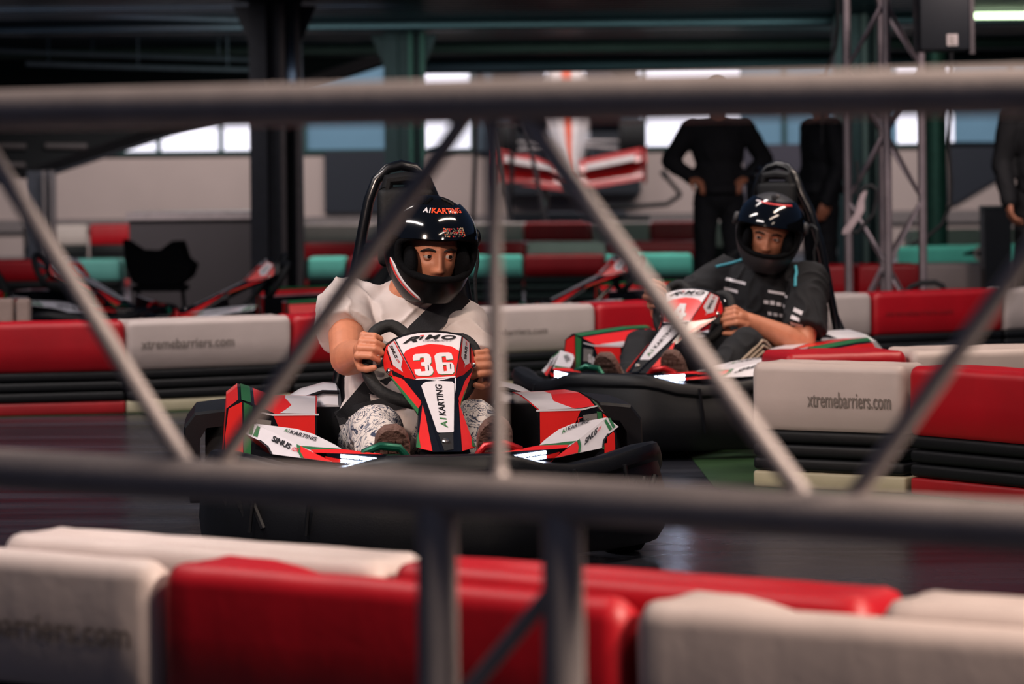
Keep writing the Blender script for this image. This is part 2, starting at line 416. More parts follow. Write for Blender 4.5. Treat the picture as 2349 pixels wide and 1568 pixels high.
def wing_text(mb, side):
    T = wT if side > 0 else wT.mir(); O = wO if side > 0 else wO.mir()
    if side > 0:
        T.text(mb, 'A1', cW((1352, 652))[0], cW((1400, 620))[0], (-2, -8), INKG, .003); T.text(mb, 'KARTING', cW((1405, 618))[0], cW((1585, 545))[0], (-2, -7.5), INK, .003)
        O.text(mb, 'SiNUS', cW((1540, 742))[0], cW((1648, 640))[0], (1, -14), INK, .003, .04, .2); O.text(mb, 'iON', cW((1650, 634))[0], cW((1682, 600))[0], (.6, -8), INKR, .003)
    else:
        T.text(mb, 'A1', cL((1098, 690))[0], cL((1145, 706))[0], (3, -8), INKG, .003); T.text(mb, 'KARTING', cL((1150, 708))[0], cL((1400, 782))[0], (3, -8), INK, .003)
        O.text(mb, 'SiNUS', cL((985, 775))[0], cL((1160, 858))[0], (4, -12), INK, .003, .04, .2); O.text(mb, 'iON', cL((1170, 866))[0], cL((1235, 884))[0], (3, -9), INKR, .003)
def led_mb():
    mb = MB(); e = .004
    for r_ in range(2):
        for k in range(6):
            if r_ == 1 and k < 1: continue
            u = k / 6; x0 = 932 + 290 * u; y0 = 822 - 44 * u + r_ * 40
            wF.poly(mb, cW((x0, y0 + 2), (x0 + 38, y0 - 4), (x0 + 38, y0 + 22), (x0, y0 + 28)), LED, e)
    return mb

def pod_mb(side):
    mb = MB(); e = .0015
    S = lambda x, y, z: Vector((side * x, y, z))
    secs = []
    for y, zi, zo, xi, xo, zb in ((-.25, .360, .370, .306, .478, .10), (-.05, .368, .376, .300, .485, .08), (.15, .374, .38, .292, .48, .08), (.34, .370, .376, .288, .46, .10)):
        if side < 0: secs.append([S(xi, y, zb), S(xi, y, zi), S(.42, y, zi + .004), S(.475, y, zo + .02), S(.52, y, zo + .034), S(.552, y, zo + .01), S(.565, y, zb + .12), S(.53, y, zb)])
        else: secs.append([S(xi, y, zb), S(xi, y, zi), S(xo - .08, y, zi + .002), S(xo - .015, y, zo), S(xo + .012, y, zo - .02), S(xo + .045, y, zo - .075), S(xo + .05, y, zb + .08), S(xo + .02, y, zb)])
    for i in range(len(secs) - 1):
        a, b = secs[i], secs[i + 1]
        for j, m in enumerate((BLK, RED, RED, BLK, RED, RED, RED, BLK)):
            k = (j + 1) % 8; mb.add([a[j], a[k], b[k], b[j]], [[0, 1, 2, 3]], m)
    mb.add(secs[0], [list(range(8))], BLK); mb.add(secs[-1], [list(range(8))[::-1]], BLK)
    f = lambda x, z, o: S(x, -.25 - o, z)
    # graphics of the front face
    mb.poly([f(.31, .20, e), f(.31, .36, e), f(.425, .361, e), f(.385, .27, e), f(.36, .20, e)], RED)
    mb.poly([f(.30, .362, 2 * e), f(.426, .363, 2 * e), f(.47, .372, 2 * e), f(.47, .368, 2 * e), f(.426, .358, 2 * e), f(.30, .357, 2 * e)], WHT)
    if side < 0:
        mb.poly([f(.487, .25, e), f(.48, .385, e), f(.505, .397, e), f(.505, .25, e)], GRN)
        mb.poly([f(.507, .14, e), f(.509, .398, e), f(.546, .38, e), f(.557, .30, e), f(.556, .16, e)], RED)
    else:
        mb.poly([f(.472, .25, e), f(.468, .355, e), f(.482, .352, e), f(.49, .25, e)], GRN)
        mb.poly([f(.492, .14, e), f(.485, .35, e), f(.50, .335, e), f(.518, .29, e), f(.52, .16, e)], RED)
    mb.poly([f(.435, .30, e), f(.43, .345, e), f(.47, .35, e), f(.472, .30, e)], ALU)
    if side > 0: text_on(mb, 'iON', lambda u, v: f(.388 + .03 * u + .012 * v, .285 + .055 * u + .02 * v - .02 * v * u, 2 * e), INKR, .02, .1)
    else: text_on(mb, 'SiNUS', lambda u, v: f(.45 - .07 * u, .30 - .035 * u + .03 * v, 2 * e), WHT, .02, .1)
    # graphics of the top face
    def t(x, y, o=.0015):
        for i in range(3):
            if secs[i][0].y <= y <= secs[i + 1][0].y:
                u = (y - secs[i][0].y) / (secs[i + 1][0].y - secs[i][0].y); a = secs[i][1].lerp(secs[i + 1][1], u); b = secs[i][2].lerp(secs[i + 1][2], u)
                k = (x - abs(a.x)) / (abs(b.x) - abs(a.x)); q = a.lerp(b, k); return Vector((side * x, y, q.z + o))
    for y0, y1, w0, w1 in ((-.249, -.16, .10, .085), (-.16, -.05, .085, .07), (-.05, .06, .07, .08), (.06, .15, .08, .09), (.15, .30, .09, .09)):
        g = lambda y, q: t(abs(secs[0][1].x) - (y + .25) * .03 + q, y)
        mb.poly([g(y0, .003), g(y0, w0), g(y1, w1), g(y1, .003)], WHT)
    top = secs
    def lp(j0, w, y):  # along the outer shoulder
        for i in range(3):
            if secs[i][0].y <= y <= secs[i + 1][0].y:
                u = (y - secs[i][0].y) / (secs[i + 1][0].y - secs[i][0].y)
                a = secs[i][j0].lerp(secs[i + 1][j0], u); b = secs[i][j0 + 1].lerp(secs[i + 1][j0 + 1], u); return a.lerp(b, w) + Vector((side * .002, 0, .003))
    ys = [-.25, -.15, -.05, .05, .15, .25, .34]
    for a, b in zip(ys, ys[1:]): mb.poly([lp(3, .15, a), lp(3, .75, a), lp(3, .75, b), lp(3, .15, b)], GRN)
    mb.face_out((side * .40, .05, .24)); return mb

def make_kart(number, label, group):
    K0 = thing('racing_kart', label, 'kart', group=group)
    nose = nose_mesh(number).build('nose_panel', K0, 30, fix=False); nose['label'] = 'red and white nose panel with a white race number'
    bumper_mb().build('front_bumper', K0, 40)
    for s in (1, -1):
        w = wing_mb()
        if s < 0: w = w.mirror()
        wing_text(w, s); fo = w.build('front_fairing', K0, 25, fix=False)
        l = led_mb(); l = l if s > 0 else l.mirror(); lo = l.build('headlight', fo, 20, fix=False); lo['label'] = 'lit white LED headlight'
        pod_mb(s).build('side_pod', K0, 25, fix=False)
    # floor tray, frame rails
    mb = MB(); mb.box((0, -.35, .045), (.5, 1.0, .012), BPL)
    for s in (-1, 1): mb.tube([(s * .12, -.86, .07), (s * .16, -.55, .07), (s * .27, -.3, .07), (s * .29, .35, .08), (s * .24, .75, .08)], .016, STEEL)
    mb.tube([(-.5, -.52, .1), (.5, -.52, .1)], .014, STEEL); mb.tube([(-.55, .5, .14), (.55, .5, .14)], .018, STEEL)
    mb.build('chassis_frame', K0)
    for x, y, r_, w_ in ((-.5, -.52, .125, .11), (.5, -.52, .125, .11), (-.52, .5, .14, .19), (.52, .5, .14, .19)):
        mb = MB(); h = w_ / 2
        mb.lathe([(-h, r_ * .6), (-h, r_ * .9), (-h * .86, r_ * .975), (-h * .5, r_), (h * .5, r_), (h * .86, r_ * .975), (h, r_ * .9), (h, r_ * .6)], (x, y, r_), (1, 0, 0), TYR)
        t = mb.build('tyre', K0)
        mb = MB(); mb.lathe([(-h * .95, r_ * .58), (-h * .9, r_ * .45), (-h * .3, r_ * .3), (h * .3, r_ * .3), (h * .9, r_ * .45), (h * .95, r_ * .58)], (x, y, r_), (1, 0, 0), ALU)
        mb.build('wheel_rim', t)
    # rear bumper with side guards
    mb = MB(); mb.box((0, .86, .2), (1.2, .06, .14), BPL, ch=.02)
    mb.build('rear_bumper', K0)
    for s in (-1, 1):
        mb = MB()
        prof = [(.55, .335), (.585, .332), (.645, .325), (.676, .285), (.682, .17), (.66, .06), (.625, .06), (.636, .17), (.632, .25), (.61, .285), (.56, .29)]
        rings = []
        for y, k in ((.35, .94), (.36, 1), (.6, 1), (.86, .96)):
            rings.append([Vector((s * (.6 + (x - .6) * k), y, .2 + (z - .2) * k)) for x, z in prof])
        mb.loft(rings, BPL); mb.build('wheel_guard', K0, 25)
        # engine cover beside the seat
        mb = MB(); rings = []
        for y, zt in ((.33, .345), (.37, .378), (.46, .396), (.60, .392), (.66, .36)):
            rings.append([Vector((s * x, y, z)) for x, z in ((.215, .15), (.215, zt - .02), (.225, zt - .003), (.26, zt), (.33, zt - .018), (.375, zt - .045), (.385, .15))])
        mb.loft(rings, WHT); mb.box((s * .295, .325, .245), (.16, .012, .185), BLK)
        T = lambda x, y, z: Vector((s * x, y, z))
        mb.poly([T(.30, .334, .348), T(.33, .334, .342), T(.33, .331, .27), T(.30, .331, .27)], GRN)
        mb.tube([T(.22, .36, .377), T(.27, .36, .379), T(.33, .355, .36), T(.375, .35, .335)], .006, BLK, 8)
        for k in (0, 1): mb.tube([T(.30, .345, .365 - .012 * k), T(.33, .34, .352 - .012 * k), T(.38, .338, .345 - .012 * k)], .0035, RED, 6)
        ec = mb.build('engine_cover', K0, 30)
        mb = MB(); mb.ball(T(.34, .335, .363), (.012, .004, .006), LEDG); mb.build('status_light', ec)['label'] = 'small lit green light'
    # seat
    rings = []
    for y, z, hw, dp in ((-.02, .10, .15, .05), (.10, .075, .18, .07), (.25, .085, .195, .10), (.34, .16, .205, .13), (.40, .30, .21, .15), (.45, .45, .20, .12), (.49, .57, .17, .06), (.50, .60, .14, .03)):
        back = min(1, max(0, (z - .1) / .2)); ring = []
        for k in range(13):
            a = pi * k / 12; x = -cos(a) * hw; q = 1 - sin(a) ** .7
            ring.append(Vector((x, y - q * dp * back, z + q * dp * (1 - back))))
        rings.append(ring)
    mb = MB(); mb.loft(rings, SEATM, False, False, False); so = mb.build('seat', K0, 50)
    md = so.modifiers.new('thick', 'SOLIDIFY'); md.thickness = .012; md.offset = 0
    # roll hoop, headrest
    mb = MB()
    hoop = [(-.235, .62, .08), (-.215, .58, .40), (-.165, .56, .70), (-.135, .555, .86), (-.118, .55, .94), (-.095, .55, 1.0), (-.06, .55, 1.035), (-.02, .55, 1.045), (.02, .55, 1.035), (.055, .55, 1.0), (.085, .55, .93), (.12, .555, .86), (.165, .56, .70), (.215, .58, .40), (.235, .62, .08)]
    mb.tube(hoop, .0165, STEEL, 12)
    mb.tube([(-.15, .556, .80), (.14, .556, .80)], .012, STEEL, 10)
    mb.tube([(-.185, .565, .62), (.185, .565, .62)], .012, STEEL, 10)
    for s in (-1, 1): mb.tube([(s * .205, .575, .46), (s * .2, .75, .30), (s * .2, .84, .2)], .014, STEEL, 10)
    mb.build('roll_hoop', K0)
    mb = MB(); mb.box((-.01, .52, .86), (.17, .05, .24), SEATM, ch=.024)
    mb.tube([(-.07, .52, .95), (-.06, .52, 1.0), (-.01, .52, 1.005), (.04, .52, 1.0), (.055, .52, .95)], .02, SEATM, 10)
    mb.build('headrest', K0)
    # cable and breather hose on the hoop's right leg
    mb = MB(); mb.tube([K(1062, 560, .47), K(1080, 563, .45), K(1095, 574, .44), K(1096, 600, .44), K(1089, 640, .43), K(1092, 690, .43), K(1097, 745, .42), K(1106, 785, .40), K(1117, 810, .38), K(1120, 900, .36)], .0055, RUB, 8)
    mb.build('hose', K0)
    # steering wheel
    c = Vector((-.015, -.215, .500)); tl = Matrix.Rotation(R(-28), 3, 'X')
    pts = []
    ctl = [(.148, -.02), (.15, .03), (.135, .068), (.10, .088), (.062, .072), (.03, .05), (-.03, .05), (-.062, .072), (-.10, .088), (-.135, .068), (-.15, .03), (-.148, -.02), (-.135, -.07), (-.09, -.115), (0, -.13), (.09, -.115), (.135, -.07)]
    nq = len(ctl); ca, sa = cos(R(13)), sin(R(13))
    for k in range(nq * 3):
        i, u = divmod(k, 3); u /= 3; p0, p1, p2, p3 = (ctl[(i + q) % nq] for q in (-1, 0, 1, 2))
        x_, z_ = (.5 * (2 * b_ + (c_ - a_) * u + (2 * a_ - 5 * b_ + 4 * c_ - d_) * u * u + (3 * b_ - a_ - 3 * c_ + d_) * u ** 3) for a_, b_, c_, d_ in zip(p0, p1, p2, p3))
        pts.append(c + tl @ Vector((x_ * ca + z_ * sa, 0, -x_ * sa + z_ * ca)))
    mb = MB(); mb.tube(pts, .0175, RUB, 12, True)
    sw = mb.build('steering_wheel', K0)
    mb = MB()
    for a in (200, 340, 25, 155): mb.box(c + tl @ Vector((cos(R(a)) * .09, 0, sin(R(a)) * .08)), (.12, .006, .035), ALU, tl @ Matrix.Rotation(-R(a), 3, 'Y'))
    mb.lathe([(-.02, .045), (.015, .045), (.02, .035)], c, tl @ Vector((0, -1, 0)), BPL); mb.build('spokes', sw)
    mb = MB(); mb.tube([c, (0, -.5, .25), (0, -.62, .12)], .012, STEEL); mb.build('steering_column', K0)
    for s, m, lab in ((-1, PEDG, 'green throttle pedal'), (1, PEDR, 'red brake pedal')):
        mb = MB(); mb.tube([(s * .10, -.80, .07), (s * .09, -.80, .29), (s * .11, -.80, .312), (s * .16, -.80, .318), (s * .20, -.80, .302), (s * .215, -.80, .27), (s * .215, -.80, .1)], .011, m, 10)
        mb.box((s * .155, -.79, .25), (.10, .01, .09), m)
        mb.build('pedal', K0)['label'] = lab
    return K0
def pose(o, loc, yaw): o.location = loc; o.rotation_euler = (0, 0, yaw); return o
# ------------------------------------------------------------------ people
SKIN = mat('skin_warm', (196, 128, 98), .5, var=.08, scale=40, bump=.06, bscale=300)
HAIR = mat('dark_hair', (30, 22, 20), .7, var=.2)
EYEW = mat('eye', (168, 156, 150), .25, var=.02)
IRIS = mat('iris', (40, 26, 20), .2, var=.02)
LIP = mat('lips', (150, 82, 72), .5, var=.05)
TEE = mat('white_cotton', (206, 196, 194), .85, var=.05, scale=6, bump=.12, bscale=30)
BLKC = mat('black_cotton', (15, 17, 23), .85, var=.15, bump=.12, bscale=30)
NAVY = mat('navy_trousers', (14, 17, 23), .85, var=.15, bump=.15, bscale=24)
HELG = mat('gloss_black_helmet', (8, 9, 12), .1, coat=1, var=.05)
HELM = mat('matt_black_helmet', (50, 50, 54), .5, coat=.05, var=.08)
HELS = mat('black_helmet_shell', (8, 9, 12), .34, spec=.16, var=.05)
FOAM = mat('helmet_foam', (9, 10, 13), .9, spec=.1, var=.2, bump=.2, bscale=140)
SOLE = mat('brown_sole', (104, 76, 68), .7, var=.15, bump=.6, bscale=70)
SHOE = mat('grey_shoe_upper', (120, 104, 98), .75, var=.15, bump=.2, bscale=120)
TEAL = mat('teal_piping', (70, 165, 185), .6, var=.05)
STRP = mat('cream_stripe', (170, 152, 134), .7, var=.06)

def leggings_mat():
    m = bpy.data.materials.new('printed_leggings'); m.use_nodes = True; nt = m.node_tree; b = nt.nodes['Principled BSDF']
    tc = nt.nodes.new('ShaderNodeTexCoord')
    n = nt.nodes.new('ShaderNodeTexNoise'); n.inputs['Scale'].default_value = 16; n.inputs['Detail'].default_value = 3; n.inputs['Distortion'].default_value = 1.6
    nt.links.new(tc.outputs['Object'], n.inputs['Vector'])
    r = nt.nodes.new('ShaderNodeValToRGB'); e = r.color_ramp.elements
    w = (*s2l((208, 200, 196)), 1); k = (*s2l((46, 54, 78)), 1); g = (*s2l((150, 152, 162)), 1)
    e[0].position = .0; e[0].color = w; e[1].position = 1; e[1].color = w
    for p, c in ((.38, w), (.40, k), (.425, k), (.44, w), (.485, w), (.50, k), (.515, g), (.53, w), (.585, w), (.60, k), (.625, k), (.64, g)):
        q = e.new(p); q.color = c
    nt.links.new(n.outputs['Fac'], r.inputs[0]); nt.links.new(r.outputs[0], b.inputs['Base Color']); b.inputs['Roughness'].default_value = .8
    return m
LEGG = leggings_mat()

def head_mb(mb, c, Q, m):
    """a head with brow, eye sockets, nose, lips, chin and ears; c = point between the eyes' level and skull centre"""
    g = lambda a, s: math.exp(-(a / s) ** 2)
    nu, nv = 96, 72; rings = []
    for i in range(1, nv):
        el = -pi / 2 + pi * i / nv; ring = []
        for j in range(nu):
            az = 2 * pi * j / nu
            x = sin(az) * cos(el); y = -cos(az) * cos(el); z = sin(el)
            X = x * .077; Y = y * (.092 if y < 0 else .102); Z = z * .117
            if z < 0: X *= 1 - .24 * z * z; Y *= (1 - .10 * z * z) if y < 0 else (1 - .35 * z * z)
            if y < 0:
                f = max(0, -y) ** .5; d = 0
                zz = Z; ax = abs(X)
                t = (zz + .045) / .055  # 1 at the bridge, 0 at the tip
                if -.06 < zz < .03: d += g(X, .0095 + .004 * (1 - t)) * (.024 - .017 * max(0, min(1, t))) * (1 if zz > -.046 else max(0, 1 + (zz + .046) / .010))
                d += g(ax - .012, .007) * g(zz + .042, .008) * .008           # nostril wings
                d -= g(ax - .032, .017) * g(zz - .000, .012) * .013           # eye sockets
                d += g(ax - .030, .024) * g(zz - .019, .008) * .006           # brow
                d += g(ax - .040, .02) * g(zz + .028, .018) * .004            # cheek
                d += g(X, .024) * (g(zz + .0665, .005) + g(zz + .077, .006)) * .006 - g(X, .022) * g(zz + .0715, .0022) * .004
                d += g(X, .022) * g(zz + .102, .013) * .007 - g(X, .03) * g(zz + .088, .006) * .004
                Y -= d * f
            ring.append(c + Q @ Vector((X, Y, Z)))
        rings.append(ring)
    mb.loft(rings, m)
    for s in (-1, 1):
        mb.ball(c + Q @ Vector((s * .078, .012, -.006)), (.008, .017, .03), m, 14, 10, Q)
def face_parts(parent, c, Q, look=(0, 0)):
    for s in (-1, 1):
        e = c + Q @ Vector((s * .0315, -.0765, .0))
        mb = MB(); mb.ball(e, .0125, EYEW, 20, 14, Q)
        d = (Q @ Vector((look[0], -1, look[1]))).normalized()
        for rr, o, m in ((.0062, .0113, IRIS), (.0028, .0126, INK)):
            mb.lathe([(-.001, rr), (.0012, rr * .8), (.0015, 0.0001)], e + d * o, d, m, 16)
        mb.build('eye', parent, 50)
        mb = MB()
        for lo, hi, kk in ((20, 88, 1), (-88, -27, 0)):      # upper and lower lid as thin shells over the eyeball
            rings = []
            for rad in (.0127, .0138):
                for i in range(7):
                    ring = []
                    for j in range(17):
                        a = R(-84 + 168 * j / 16); edge = lo if kk else hi; sh = (abs(j - 8) / 8) ** 2 * (-18 if kk else 22)
                        t = i / 6; el = R((edge + sh) * (1 - t) + (hi if kk else lo) * t)
                        ring.append(e + Q @ Vector((sin(a) * cos(el), -cos(a) * cos(el), sin(el))) * rad)
                    rings.append(ring)
            a_, b_ = rings[:7], rings[7:]
            mb.loft(b_, SKIN, False, False, False); mb.loft([a_[0], b_[0]], SKIN if not kk else HAIR, False, False, False)
        mb.build('eyelid', parent, 60)
        mb = MB()
        mb.tube([c + Q @ Vector((s * x, -y, z)) for x, y, z in ((.012, .0925, .0145), (.022, .0945, .019), (.034, .091, .021), (.046, .083, .018), (.053, .075, .0135))], [.0022, .0036, .0036, .003, .0012], HAIR, 8)
        mb.build('eyebrow', parent, 60)
    mb = MB()
    for zz, r_ in ((-.0672, .0034), (-.0762, .0042)):
        mb.tube([c + Q @ Vector((x, -.0905 + abs(x) ** 2 * 16, zz + (.0016 if zz > -.07 else -.0006) * (1 - (x / .022) ** 2) - abs(x) * .05)) for x in (-.022, -.014, -.006, 0, .006, .014, .022)], [.0008, r_ * .8, r_, r_, r_, r_ * .8, .0008], LIP, 8)
    mb.build('lips', parent, 60)

def hand_mb(mb, w, a, n, m, curl=(62, 75, 55), scale=1.0, spread=0, thumb=None, flip=1):
    """w wrist, a towards the knuckles, n out of the back of the hand; thumb side = a x n * flip"""
    a = Vector(a).normalized(); n = Vector(n); n = (n - a * n.dot(a)).normalized(); s = a.cross(n) * flip
    k = scale
    for i, (o, L) in enumerate(((.031, .95), (.0105, 1.05), (-.0105, 1.0), (-.030, .8))):
        base = w + (a * (.086 - abs(o - .008) * .22) + s * o * 1.02) * k
        mb.capsule(w + (s * o * .55 + a * .01) * k, base, .0155 * k, .0125 * k, m, 12)
        d = a; p = base; q = s
        for (ang, ln, r0, r1) in ((curl[0], .045 * L, .0098, .0092), (curl[1], .029 * L, .0092, .0086), (curl[2], .023 * L, .0086, .0074)):
            rot = Matrix.Rotation(R(ang) * -flip, 3, s)
            d = (rot @ d).normalized()
            e = p + d * ln * k; mb.capsule(p, e, r0 * k, r1 * k, m, 12); p = e
    t = thumb or [(a * .6 + s * .75 - n * .35), (a * .85 + s * .25 - n * .6), (a * .75 - s * .1 - n * .75)]
    p = w + (a * .022 + s * .022) * k
    for d, ln, r0, r1 in zip(t, (.042, .034, .027), (.0165, .0115, .0105), (.0125, .0108, .0086)):
        e = p + d.normalized() * ln * k; mb.capsule(p, e, r0 * k, r1 * k, m, 12); p = e
    mb.capsule(w - a * .02 * k, w + a * .055 * k, .023 * k, .021 * k, m, 14)

def shoe(parent, heel, toe, dors, name='shoe'):
    """heel and toe of the sole line; dors points out of the top of the foot"""
    h = Vector(heel); t = Vector(toe); f = (t - h).normalized(); L = (t - h).length
    d = Vector(dors); d = (d - f * d.dot(f)).normalized(); x = f.cross(d)
    mb = MB(); prof = [(0, .028), (.04, .034), (.10, .035), (.2, .033), (.35, .032), (.5, .036), (.65, .044), (.78, .047), (.88, .043), (.95, .033), (1, .016)]
    out = [h + f * (u * L) + x * w for u, w in prof] + [h + f * (u * L) - x * w for u, w in prof[::-1]]
    cen = sum(out, Vector()) / len(out)
    mb.loft([[cen + (p - cen) * .96 - d * .012 for p in out], [p - d * .006 for p in out], [p + d * .012 for p in out], [cen + (p - cen) * .97 + d * .018 for p in out]], SOLE)
    for k in range(9):
        c = h + f * (L * (.1 + .095 * k)) - d * .0135; w = [.028, .03, .028, .027, .03, .036, .04, .038, .03][k]
        for s in (-1, 0, 1): mb.box(c + x * (s * w * .62), (w * .48, .011, .006), SOLE, Matrix((x, f, d)).transposed())
    so = mb.build('sole', None, 40)
    mb = MB()
    mb.capsule(h + f * .045 + d * .04, h + f * (L * .45) + d * .045, .034, .038, SHOE); mb.capsule(h + f * (L * .4) + d * .042, h + f * (L * .86) + d * .026, .04, .027, SHOE)
    mb.capsule(h + f * .06 + d * .05, h + f * .06 + d * .10, .038, .04, SHOE)
    for s in (-1, 1): mb.capsule(h + f * (L * .6) + x * s * .018 + d * .024, h + f * (L * .82) + x * s * .016 + d * .022, .024, .02, SHOE)
    o = put(fuse(mb, .005, 6), name, SHOE, parent); so.parent = o
    return o

def cloth(mb, voxel, it, amp, freq, seed, m, name, parent, bands=0, dirn=(0, 0, 1)):
    me = fuse(mb, voxel, it); off = Vector((seed * 3.7, seed, seed * 1.3))
    def fn(p, n):
        q = p * freq + off
        w = noise.noise(q * .5) * 1.5
        a = noise.noise(Vector((q.x * 1.0 + w, q.y * 1.0, q.z * .55 - w)))
        fold = 1 - abs(a) * 2.2
        fold = max(-1, fold); return amp * (max(0, fold) ** 2.5 * 1.1 + fold * .25 + noise.noise(q * 2.1) * .25)
    wrinkle(me, fn)
    return put(me, name, m, parent)

# ---- helmet (head frame: -y is the face)
def helmet(parent, c, Q, shell_m, deco):
    HC = Vector((0, .008, .028))
    def hp(az, el, k=1.0):
        ce = max(0, cos(el)); ce = ce if el > 0 else ce ** .5
        x = sin(az) * ce; y = -cos(az) * ce; z = sin(el)
        X = x * .130; Y = y * (.152 if y < 0 else .168); Z = z * (.138 if z > 0 else .18)
        if z < 0:
            X *= 1 - .30 * z * z
            fr = max(0, cos(az)) ** 1.5
            Y *= 1 + .05 * fr * math.exp(-((el + R(38)) / R(18)) ** 2) - .22 * z * z * (1 - fr)
        return c + Q @ (HC + Vector((X, Y, Z)) * k)
    AZ, LO, HI = R(64), R(-25), R(14)
    nu, nv = 120, 84; e0 = R(-64); mb = MB(); idx = {}
    vs = []; fs = []
    for i in range(nv + 1):
        el = e0 + (pi / 2 - R(.5) - e0) * i / nv
        for j in range(nu): vs.append(hp(2 * pi * j / nu, el))
    def inport(az, el):
        az = (az + pi) % (2 * pi) - pi
        mid = (LO + HI) / 2; hh = (HI - LO) / 2
        lo_b = -R(6) * (1 - (az / AZ) ** 2) if abs(az) < AZ else 0
        return (abs(az) / AZ) ** 3.2 + (abs(el - mid - lo_b * .5) / (hh + abs(lo_b) * .5)) ** 3.2 < 1
    for i in range(nv):
        el = e0 + (pi / 2 - R(.5) - e0) * (i + .5) / nv
        for j in range(nu):
            if inport(2 * pi * (j + .5) / nu, el): continue
            k = (j + 1) % nu; fs.append([i * nu + j, i * nu + k, (i + 1) * nu + k, (i + 1) * nu + j])
    fs.append([nv * nu + j for j in range(nu)])
    mb.add(vs, fs, shell_m)
    def patch(pts, m, k=1.012): mb.poly([hp(R(a), R(b), k) for a, b in pts], m)
    if deco == 'gloss':
        for s in (1,):
            for m, o0, o1, k in ((RED, -5.5, -.5, 1.010), (WHT, .2, 5.0, 1.013)):
                P = [(-78 + 40 * t - 6 * sin(pi * t), -12 - 46 * t, 1 if 0 < t < 1 else .1) for t in [q / 9 for q in range(10)]]
                mb.loft([[hp(R(a0 + o0 * w0), R(b0), k + .006), hp(R(a0 + (o0 + o1) / 2 * w0), R(b0), k + .006), hp(R(a0 + o1 * w0), R(b0), k + .006)] for a0, b0, w0 in P], m, False, False, False)
        for a in (-38, 38):
            mb.tube([hp(R(a * .6), R(72), 1.01), hp(R(a * .9), R(62), 1.015), hp(R(a), R(56), 1.01)], .006, shell_m, 8)
    else:
        mb.box(hp(0, R(66), 1.03), (.022, .03, .012), shell_m, Q)
        mb.box(hp(R(14), R(70), 1.03), (.012, .012, .01), ALU, Q)
    mb.face_out(c + Q @ HC); ho = mb.build('helmet', parent, 40, fix=False)
    so = ho.modifiers.new('shell', 'SOLIDIFY'); so.thickness = .016; so.offset = -1
    # padding round the port and the cheeks
    mb = MB(); ring = []
    for k in range(48):
        t = 2 * pi * k / 48; cu = abs(cos(t)) ** .62 * (1 if cos(t) > 0 else -1); sv = abs(sin(t)) ** .62 * (1 if sin(t) > 0 else -1)
        az = cu * AZ; lo = -R(6) * (1 - (az / AZ) ** 2)
        el = (LO + HI) / 2 + lo * .5 + sv * ((HI - LO) / 2 - lo * .5); ring.append(hp(az, el, .972))
    mb.tube(ring, .0105, FOAM, 10, True)
    for s in (-1, 1):
        mb.ball(c + Q @ Vector((s * .077, -.055, -.024)), (.022, .045, .052), FOAM, 18, 12, Q)
    mb.ball(c + Q @ Vector((0, -.05, .064)), (.08, .062, .026), FOAM, 24, 12, Q)
    mb.build('padding', ho, 60)
    # raised visor
    mb = MB(); V0, V1, VA = R(10), R(54), R(80); n1, n2 = 48, 14; rings = []
    def vp(az, el, k): return hp(az, el + R(3) * (abs(az) / VA) ** 2 - R(12) * (abs(az) / VA) ** 4 * (1 if el < R(24) else .2), k)
    for k in (1.035, 1.05):
        for i in range(n2 + 1): rings.append([vp(-VA + 2 * VA * j / n1, V0 + (V1 - V0) * i / n2, k) for j in range(n1 + 1)])
    a = rings[:n2 + 1]; b = rings[n2 + 1:]
    mb.loft(a, HELG, False, False, False); mb.loft(b, HELG, False, False, False)
    for A_, B_ in ((a[0], b[0]), (a[-1], b[-1])): mb.loft([A_, B_], HELG, False, False, False)
    for q in (0, -1): mb.loft([[r_[q] for r_ in a], [r_[q] for r_ in b]], HELG, False, False, False)
    vt = lambda az, el: vp(R(az), R(el), 1.057)
    if deco == 'gloss':
        text_on(mb, 'A1', lambda u, v: vt(-34 + 13 * u, 42 + 7.5 * v), WHT, .03, .1)
        text_on(mb, 'KARTING', lambda u, v: vt(-20 + 58 * u, 42 + 7.5 * v), mat('orange_lettering', (238, 74, 36), .4, var=.03), .03, .1)
        rnd = random.Random(3); cols = [mat('sticker_grey', (150, 140, 125), .5), mat('sticker_dark', (70, 66, 62), .5), INKR, mat('sticker_sand', (176, 158, 132), .5), mat('sticker_orange', (220, 92, 50), .5)]
        for i in range(12):
            for j in range(5):
                if rnd.random() < .12: continue
                x0 = -2 + i * 2.5 + j * -.5; y0 = 13.5 + j * 2.1 + rnd.uniform(-.3, .3); w_ = rnd.uniform(1.2, 2.4); h_ = rnd.uniform(1.2, 2.0)
                mb.poly([vt(x0, y0), vt(x0 + w_, y0 + rnd.uniform(-.3, .3)), vt(x0 + w_, y0 + h_), vt(x0 + rnd.uniform(-.4, .4), y0 + h_)], rnd.choice(cols))
    else:
        for i in range(24):
            a0 = -46 + i * 4; m = WHT if i in (0, 1, 2, 3) else INKR
            mb.poly([vt(a0, 46), vt(a0 + 4, 46), vt(a0 + 4, 49), vt(a0, 49)], m)
    mb.face_out(c + Q @ HC); mb.build('visor', ho, 60, fix=False)
    for s in (-1, 1):
        mb = MB(); p = hp(s * R(88), R(8), 1.03); mb.lathe([(-.008, .026), (.006, .026), (.012, .02), (.013, 0.001)], p, Q @ Vector((s, 0, .1)), shell_m, 22); mb.build('visor_pivot', ho)
    return hp

